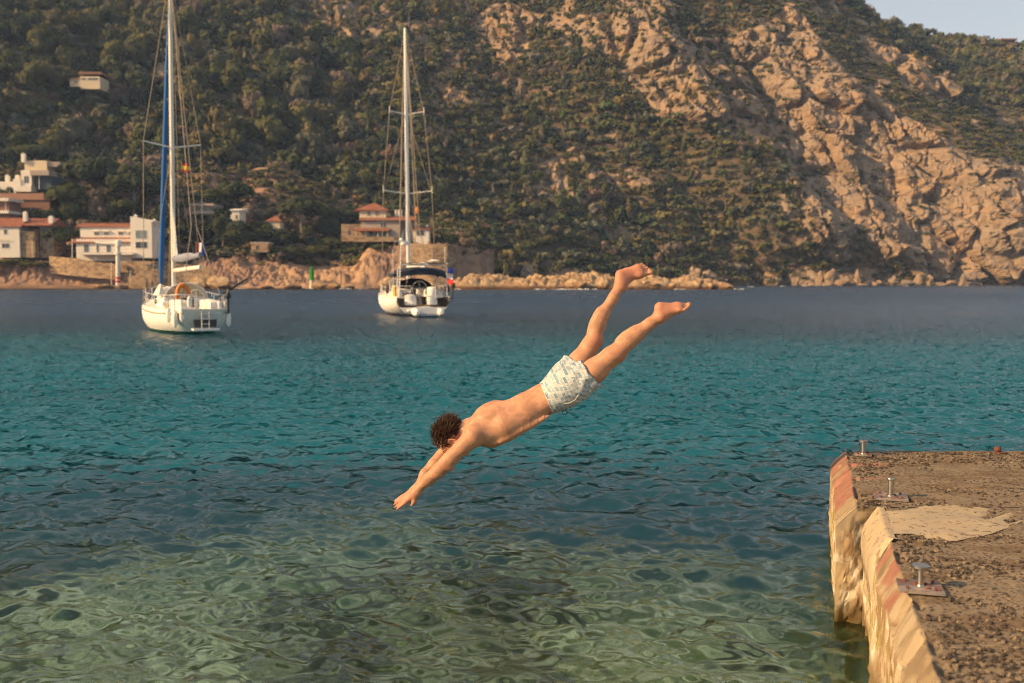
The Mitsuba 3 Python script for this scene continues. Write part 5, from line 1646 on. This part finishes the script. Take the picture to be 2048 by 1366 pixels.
    h.wall(502, 536, 487, 504, 5, 'stone_wall_mat')
    h.roof(500, 538, 484, 487.5, 5, 'grey_wall_mat', 'flat', over=.15)
    h.window(512, 518, 491, 498, 0, frame='stone_wall_mat')

    # stone walls along the shore
    def wall_run(name, label, pts, thick=0.7):
        """A masonry wall along (px, top y, bottom y, depth) stations: courses of separate stones over a core."""
        k = thing(name, label, 'wall')
        rows = []
        for px, y0, y1, D in pts:
            a, b = at(px, y0, D), at(px, y1, D)
            rows.append([(a[0], D, b[2] - 1.5), (a[0], D, a[2]), (a[0], D + thick, a[2]), (a[0], D + thick, b[2] - 1.5)])
        V = np.array(rows)
        q = grid_faces(len(rows), 4)
        n = len(rows)
        caps = [[0, 1, 2], [0, 2, 3], [4 * n - 4, 4 * n - 2, 4 * n - 3], [4 * n - 4, 4 * n - 1, 4 * n - 2]]
        part(k, 'core', trimesh.Trimesh(V.reshape(-1, 3), np.vstack([q, caps]), process=False), 'stone_wall_mat')
        rng = np.random.RandomState(len(label))
        blocks_ = []
        for (p0, t0, b0, D0), (p1, t1, b1, D1) in zip(pts[:-1], pts[1:]):
            L = abs(at(p1, 0, D1)[0] - at(p0, 0, D0)[0]) + abs(D1 - D0)
            u = 0
            zt0, zt1, zb = at(p0, t0, D0)[2], at(p1, t1, D1)[2], max(at(p0, b0, D0)[2], at(p1, b1, D1)[2])
            z = zb
            while z < max(zt0, zt1):
                hh = .38 + .25 * rng.rand()
                u = 0
                while u < L:
                    w = .6 + .8 * rng.rand()
                    f = (u + w / 2) / L
                    if f < 1 and z + hh < zt0 + (zt1 - zt0) * f:
                        c = np.array([at(p0, 0, D0)[0] + (at(p1, 0, D1)[0] - at(p0, 0, D0)[0]) * f, D0 + (D1 - D0) * f, z + hh / 2])
                        m = trimesh.creation.box((w * .93, .25, hh * .9))
                        m.vertices += rng.normal(size=(8, 3)) * .035
                        rot(m, math.degrees(math.atan2(D1 - D0, at(p1, 0, D1)[0] - at(p0, 0, D0)[0])))
                        m.apply_translation(c + [0, -.02, 0])
                        blocks_.append(m)
                    u += w
                z += hh
        part(k, 'stonework', join(blocks_), 'stone_wall_mat', kind='stuff')

    wall_run('terrace_wall', 'curved stone garden wall above the low cliff', [(98, 512, 535, 274), (140, 516, 540, 270), (190, 524, 545, 268), (240, 528, 548, 267)])
    wall_run('quay_wall', 'long stone retaining wall behind the white crane', [(238, 522, 573, 268), (300, 522, 573, 267), (360, 528, 573, 267), (420, 536, 573, 266)])
    wall_run('corner_wall', 'tall rounded stone bastion at the end of the headland', [(820, 487, 572, 273), (862, 488, 572, 271), (892, 488, 572, 271), (905, 488, 572, 273), (911, 489, 572, 277), (912, 490, 572, 286)], 1.2)
    # slipway and ramp
    whole('ramp', hull([at(28, 574, 262), at(28, 571, 262), at(84, 544, 264), at(84, 548, 264), at(28, 574, 266), at(28, 571, 266), at(84, 544, 268), at(84, 548, 268)]), 'stone_wall_mat', 'narrow sloping stone ramp down to the water', 'ramp')
    whole('landing', box(at(-60, 0, 263)[0], at(235, 0, 263)[0], 259.5, 266, -.5, .75), 'headland_mat', 'low flat concrete landing along the waterline', 'landing')

    # white davit crane
    k = thing('crane', 'white davit crane with a red foot standing on the landing', 'crane')
    D = 262.5

    def C(px, py, dy=0):
        p = at(px, py, D)
        return np.array([p[0], D + dy, p[2]])
    part(k, 'post', tube([C(236, 574), C(236, 484)], [.60, .52], 14), 'white_wall_mat', smooth=40)
    part(k, 'foot', join(tube([C(236, 565), C(236, 561)], .66, 14), tube([C(236, 558), C(236, 554)], .64, 14)), 'flag_red_mat', smooth=40, label='red painted foot of the crane')
    part(k, 'arm', tube([C(240, 489, .2), C(228, 487, .1), C(205, 487), C(194, 485), C(190, 483)], [.72, .62, .45, .36, .2], 12), 'white_wall_mat', smooth=40)
    part(k, 'head', lathe([(0, -.9), (.8, -.8), (.85, .3), (.6, .8), (0, 1.1)], 16, C(237, 487)), 'white_wall_mat', smooth=40)
    part(k, 'hook_line', tube([C(193, 488), C(193, 500)], .05, 5), 'dark_mat')
    part(k, 'collar', lathe([(.5, -.4), (.85, -.3), (.85, .3), (.5, .4)], 16, C(236, 507)), 'white_wall_mat')
    # green beacon
    k = thing('beacon', 'slender green harbour beacon on a pale base at the waterline', 'beacon')
    D = 258.0
    part(k, 'base', lathe([(0, -.8), (.75, -.8), (.65, 1.0), (.62, 1.35), (0, 1.35)], 16, C(624, 571)), 'cream_wall_mat', smooth=40)
    part(k, 'tower', lathe([(0, 0), (.62, 0), (.46, 3.0), (.62, 3.05), (.62, 3.2), (0, 3.2)], 16, C(624, 562)), 'beacon_green_mat', smooth=40)
    part(k, 'lantern', lathe([(0, 0), (.22, 0), (.22, .5), (.28, .52), (.12, .7), (0, .75)], 12, C(624, 538.5)), 'beacon_green_mat', smooth=40)
    # pale posts at the quay
    for px, y0, D in ((65, 484, 268), (223, 525, 264), (261, 541, 265), (477, 556, 258)):
        a, b = at(px, y0, D), at(px, 572 if y0 > 500 else 515, D)
        k = whole('mooring_pole', tube([b, a], .13, 8), 'cream_wall_mat', 'pale wooden pole standing at the village quay', 'pole', 'pale poles along the village quay')
    # pavilion on the far ridge
    g = ground(2025, 97)
    h = House('ridge_pavilion', 'small dark open pavilion on the far ridge against the sky', g[1] - 2, 'pavilion')
    h.roof(2002, 2034, 77, 80, 5, 'brown_tile_mat', 'flat')
    h.roof(2008, 2060, 84, 87, 7, 'brown_tile_mat', 'flat', 1)
    for a in (2008, 2020, 2031, 2044):
        h.bar([(a, 79 if a < 2034 else 86, 2), (a, 108, 2)], .25, 'brown_tile_mat', 'post', 6)


build_village()

# ---- single trees of the village ------------------------------------------------------------------------------------------------


def pine(px, base_py, top_py, width, tone, label, kind='umbrella', seed=0, D=None, name='pine_tree', cat='pine tree', bark='bark_mat', group=None):
    g = ground(px, base_py)
    D = D or (291 if 'cottage' in label and 'above' not in label and 'between' not in label else 334 if 'villa' in label and px < 100 and kind != 'cone' else g[1])
    b, t = at(px, base_py, D), at(px, top_py, D)
    hgt, wid = t[2] - b[2], width / F * D
    k = thing(name, label, cat, group)
    rng = np.random.RandomState(seed + 900)
    n = {'umbrella': 46, 'round': 44, 'cone': 30, 'bush': 30}[kind]
    c, r = crown_lumps(rng, kind, n)
    s = np.array([wid / 1.15, wid / 1.15, hgt]) if kind != 'cone' else np.array([wid / .6, wid / .6, hgt])
    low = 0.42 if kind == 'umbrella' else 0
    c2 = c.copy()
    if kind == 'umbrella':
        c2[:, 2] = 1 - (1 - c[:, 2]) * .95
    V, Fc = leaf_cloud(rng, c2, r, 110 if kind != 'cone' else 80, 0.036)
    V = V * s + b
    part(k, 'crown', trimesh.Trimesh(V, Fc, process=False), f'leaf_mat_{tone}')
    if kind in ('umbrella', 'round'):
        lean = rng.normal(size=2) * .03 * hgt
        trunk = [b - [0, 0, 1.0], b + np.array([lean[0] * .5, lean[1], hgt * .35]), b + np.array([lean[0], lean[1], hgt * .62])]
        part(k, 'trunk', tube(trunk, [.032 * hgt, .024 * hgt, .015 * hgt], 7), bark)
        top = trunk[1]
        for q in range(4):
            e = c2[rng.randint(n)] * s + b
            part(k, 'limb', tube([top + np.array([0, 0, .05 * q * hgt]), (top + e) / 2 + [0, 0, .03 * hgt], e], [.014 * hgt, .010 * hgt, .005 * hgt], 5), bark)


TREES = [
    (192, 425, 304, 132, 3, 'broad dark umbrella pine left of the tall white mast', 'umbrella'), (268, 440, 328, 112, 3, 'wide umbrella pine with forked pale trunks beside the blue headsail', 'umbrella', 'pale_bark_mat'),
    (120, 520, 446, 82, 0, 'bright green pine leaning over the shore wall in front of the white houses', 'umbrella', 'pale_bark_mat'), (136, 445, 362, 78, 0, 'round pine with pale trunks directly above the long white house', 'umbrella', 'pale_bark_mat'),
    (196, 446, 372, 62, 5, 'brownish thin pine with bare pale trunk behind the long house', 'round', 'pale_bark_mat'), (75, 345, 282, 74, 3, 'dark pine standing over the stacked white villa', 'umbrella'),
    (16, 352, 290, 62, 3, 'dark pine at the edge of the picture beside the stacked villa', 'round'), (228, 442, 388, 60, 1, 'small pine in front of the forked umbrella pine', 'round'),
    (470, 432, 358, 78, 3, 'dark pine above the small white cottage', 'umbrella'), (420, 418, 376, 60, 0, 'pine behind the grey balcony house', 'round'),
    (604, 470, 388, 84, 3, 'tall umbrella pine on bare trunks beside the orange roofed hut', 'umbrella', 'pale_bark_mat'), (640, 466, 400, 60, 0, 'pine on a forked pale trunk right of the tall umbrella pine', 'umbrella', 'pale_bark_mat'),
    (692, 478, 408, 74, 3, 'dark round pine touching the red roofed villa', 'umbrella'), (436, 470, 412, 62, 3, 'dark tree below the grey balcony house', 'round'),
    (446, 486, 412, 56, 3, 'dark tree covering one side of the white cottage', 'round'), (478, 500, 438, 76, 3, 'dark low tree below the white cottage', 'round'), (532, 486, 436, 76, 0, 'green tree in front of the orange roofed hut', 'round'),
    (505, 452, 402, 54, 5, 'brown bare looking tree between the cottage and the hut', 'round'), (565, 500, 452, 66, 3, 'dark tree below the orange roofed hut', 'round'),
    (145, 446, 392, 60, 0, 'rounded pine between the long white house and the pale trunked pines', 'round'), (322, 474, 412, 64, 3, 'tall dark tree just right of the blue headsail', 'round'), (250, 446, 396, 64, 0, 'green pine above the roof of the long white house', 'umbrella'),
    (660, 480, 428, 60, 3, 'dark pine at the stone wing of the red roofed villa', 'round'), (520, 500, 458, 60, 3, 'dark tree just above the stone hut', 'round'), (104, 452, 418, 44, 3, 'dark round tree between the two waterside houses', 'round'),
    (340, 460, 396, 58, 3, 'dark pine behind the masts of the nearer boat', 'round'), (372, 480, 436, 60, 3, 'dark low tree beneath the grey balcony house', 'round'),
    (655, 500, 466, 56, 0, 'green shrub tree on the rock edge below the villa', 'bush'), (632, 512, 480, 46, 1, 'yellowish shrub on the rock slope', 'bush'), (700, 510, 484, 50, 0, 'shrub growing from the rock under the villa', 'bush'),
    (25, 412, 376, 12, 3, 'slim dark cypress beside the stacked villa', 'cone'), (588, 522, 478, 60, 3, 'dark bush at the top of the pink rock slope', 'bush'), (548, 512, 484, 50, 0, 'low bush beside the stone hut', 'bush'),
    (90, 440, 404, 66, 1, 'low olive tree above the waterside house', 'bush'), (110, 515, 492, 34, 1, 'small bush on the stone garden wall', 'bush'), (20, 530, 508, 60, 1, 'trailing bush on top of the low cliff', 'bush'), (70, 535, 516, 46, 0, 'small bush on the cliff edge near the ramp', 'bush'),
    (300, 470, 424, 50, 3, 'dark tree behind the white gable tower', 'round'), (765, 500, 482, 34, 0, 'small shrub on the rock below the porch', 'bush'), (440, 494, 462, 60, 3, 'dark undergrowth tree behind the boom of the nearer boat', 'bush'), (404, 480, 448, 56, 0, 'green tree behind the boom of the nearer boat', 'round'),
]
for i, t in enumerate(TREES):
    pine(*t[:7][:5], t[5], t[6], seed=i * 7, bark=t[7] if len(t) > 7 else 'bark_mat', name='tree' if t[6] != 'bush' else 'shrub', cat='tree' if t[6] != 'bush' else 'shrub')

# ---- boulders --------------------------------------------------------------------------------------------------------------------


def gold_colour(p, n, uv):
    c = fbm(p.x * .5, p.y * .5, p.z * .9)
    f = fbm(p.x * 1.6, p.y * 1.6, p.z * 2.4, 4)
    col = mix((.40, .295, .185), (.335, .22, .125), smoothstep(.4, .65, c))
    col = mix(col, (.21, .125, .07), smoothstep(.52, .70, f) * .8)
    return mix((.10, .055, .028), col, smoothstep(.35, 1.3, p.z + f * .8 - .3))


def grey_colour(p, n, uv):
    f = fbm(p.x * .8, p.y * .8, p.z * 1.4, 4)
    return mix((.30, .225, .16), (.17, .13, .10), smoothstep(.42, .65, f))


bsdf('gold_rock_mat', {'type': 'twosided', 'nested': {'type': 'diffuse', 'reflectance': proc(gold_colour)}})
bsdf('grey_rock_mat', {'type': 'twosided', 'nested': {'type': 'diffuse', 'reflectance': proc(grey_colour)}})


def boulder(seed, c, r, rough=0.28):
    m = trimesh.creation.icosphere(subdivisions=4)
    v = np.array(m.vertices)
    rng = np.random.RandomState(seed)
    for i in range(17):                                              # broken faces
        d = rng.normal(size=3)
        d /= np.linalg.norm(d)
        cut = .50 + .36 * rng.rand()
        s = v @ d
        v = v - np.outer(np.clip(s - cut, 0, None), d) * .85
    o = rng.rand(3) * 50
    q = v + o
    v = v * (1 + rough * (nfbm(q[:, 0] * 2.2, q[:, 1] * 2.2, q[:, 2] * 2.2, 4, seed) - .5) * 1.6)[:, None]
    m.vertices = v * np.broadcast_to(np.asarray(r, float), (3,)) + c
    return m


rng = np.random.RandomState(15)
POINT = [(938, 560, 30), (1010, 563, 34), (1085, 562, 40), (1150, 551, 40), (1178, 548, 46), (1206, 556, 30), (1262, 563, 34), (1300, 557, 44), (1345, 564, 36), (1394, 553, 46), (1420, 557, 34), (1446, 564, 40)]
for i, (px, top, w) in enumerate(POINT):
    D, w, top = 237 + 6 * rng.rand(), w * (.75 + .7 * rng.rand()), top + 6 * rng.rand() - 1
    p, t = at(px, 560, D), at(px, top, D)[2]
    rx = w / F * D / 2 * 1.15
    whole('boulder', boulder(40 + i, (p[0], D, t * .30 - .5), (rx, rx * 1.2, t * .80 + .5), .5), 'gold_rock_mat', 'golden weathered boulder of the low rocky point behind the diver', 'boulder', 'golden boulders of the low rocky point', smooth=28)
def build_point():
    top = [(890, 572), (915, 560), (935, 552), (985, 548), (1040, 553), (1100, 554), (1150, 546), (1180, 543), (1215, 553), (1260, 557), (1300, 552), (1340, 561), (1395, 551), (1420, 556), (1450, 566), (1472, 577)]
    tx = [at(q, 560, 243)[0] for q, _ in top]
    tz = [at(q, z, 243)[2] for q, z in top]
    xs, ys = np.linspace(tx[0] - 1, tx[-1] + 1, 330), np.linspace(233, 254, 90)
    Yg, X = np.meshgrid(ys, xs, indexing='ij')
    crest = np.interp(X, tx, tz)
    front = 236.5 + 3.0 * (nfbm(X / 7, 0 * X, 0, 3, 401) - .5)
    t = np.clip((Yg - front) / 5.5, -1, 1)
    Z = np.where(t < 0, t * 1.5, crest * np.clip(t * 1.25, 0, 1) ** .6) - np.clip(Yg - 246, 0, None) * .25
    rel = 2.2 * (blocks(X / 3.1 + Yg / 9, Yg / 3.4 + X / 14, 402) - .42) + 1.3 * (blocks(X / 1.3, Yg / 1.5 + X / 6, 403) - .4) + .9 * (nfbm(X / 1.4, Yg / 1.4, 0, 4, 404) - .5) + 1.2 * (nfbm(X / 5, Yg / 5, 0, 2, 405) - .5)
    Z = Z * .93 + .52 * rel * np.clip(t * 2.5, 0, 1) * np.clip(crest / 2.5, .2, 1)
    return trimesh.Trimesh(np.stack([X, Yg, Z], -1).reshape(-1, 3), grid_faces(*X.shape), process=False)


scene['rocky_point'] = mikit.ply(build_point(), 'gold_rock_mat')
labels['rocky_point'] = {'kind': 'structure'}
for i in range(30):
    px = 900 + 580 * rng.rand() if i not in (9, 29) else (1055 if i == 9 else 1388)
    D = 318 + 22 * rng.rand()
    hgt = (7.0 if i in (9,) else 7.6 if i == 29 else 1.2 + 3.2 * rng.rand() ** 1.5)
    p = at(px, 560, D)
    rx = 2.2 + 1.8 * rng.rand() if hgt < 5 else 2.2
    whole('shore_boulder', boulder(90 + i, (p[0], D, hgt * .42), (rx, 2.6, hgt * .78), .55), 'grey_rock_mat', 'grey boulder at the foot of the wooded hill behind the golden point', 'boulder', 'grey boulders at the foot of the wooded hill', smooth=28)
for i in range(26):
    px = 1632 + 330 * (i + .6 * rng.rand()) / 26
    g = ground(px, 566)
    D = g[1] - 6 - 8 * rng.rand()
    hgt = (4.6 * rng.rand() ** 1.3 + 1.0) * (1.35 if px < 1720 else .8)
    p = at(px, 560, D)
    rx = 1.6 + 1.9 * rng.rand()
    whole('cliff_boulder', boulder(140 + i, (p[0], D, hgt * .35), (rx, rx, hgt * .8)), 'rock_mat', 'pale fallen boulder on the waterline beneath the big cliff', 'boulder', 'pale fallen boulders beneath the cliff', smooth=28)
for i, (px, top, w, D) in enumerate(((800 - 18, 552, 58, 252), (700, 566, 30, 253), (640, 560, 40, 254), (665, 566, 34, 253), (585, 566, 40, 255), (440, 549, 66, 258), (395, 552, 60, 258), (535, 568, 34, 256), (208, 566, 40, 259))):
    p, t = at(px, 560, D), at(px, top, D)[2]
    rx = w / F * D / 2
    whole('waterside_rock', boulder(180 + i, (p[0], D, t * .34 - .4), (rx, rx * .9, t * .7 + .5)), 'gold_rock_mat', 'orange brown rock at the waterline below the village', 'rock', 'orange brown rocks at the waterline below the village', smooth=28)
# broken water along the rocks
fm = []
for i, (px, D, w) in enumerate(((1150, 233, 6.5), (1120, 233.5, 4), (1178, 233, 3.5), (1475, 236, 3), (1080, 234, 2.5), (1240, 234, 2), (1360, 235, 2.5), (913, 236, 2.2), (690, 249, 3.0), (725, 250, 3.2), (482, 254, 3.4), (620, 253, 2.0), (1565, 352, 1.6), (1610, 360, 1.6), (1812, 385, 1.8), (1935, 392, 1.6), (1500, 330, 2.0))):
    x = at(px, 560, D)[0]
    for j in range(5):
        fm.append(boulder(220 + i * 5 + j, (x + w * .42 * (j - 2) / 2, D + .5 * rng.randn(), .0), (w * .17 * (.3 + rng.rand()), .5, .08 + .16 * rng.rand() ** 2)))
scene['foam'] = mikit.ply(join([m.simplify_quadric_decimation(face_count=160) if hasattr(m, 'simplify_quadric_decimation') and False else m for m in fm]), 'foam_mat', smooth=True)
labels['foam'] = {'label': 'white broken water along the foot of the rocks', 'category': 'foam', 'kind': 'stuff'}

# ---- air: a faint haze between us and the hills --------------------------------------------------------------------------------
scene['air'] = {'type': 'homogeneous', 'albedo': {'type': 'rgb', 'value': [.95, .95, .95]}, 'sigma_t': {'type': 'rgb', 'value': [HAZE * .7, HAZE, HAZE * 1.6]}}
scene['camera']['medium'] = {'type': 'ref', 'id': 'air'}
scene['haze'] = {'type': 'cube', 'to_world': T().translate([0, 420, 117]).scale([1400, 640, 125]), 'bsdf': {'type': 'null'}, 'interior': {'type': 'ref', 'id': 'air'}}
labels['haze'] = {'label': 'thin haze in the air over the bay', 'category': 'haze', 'kind': 'stuff'}
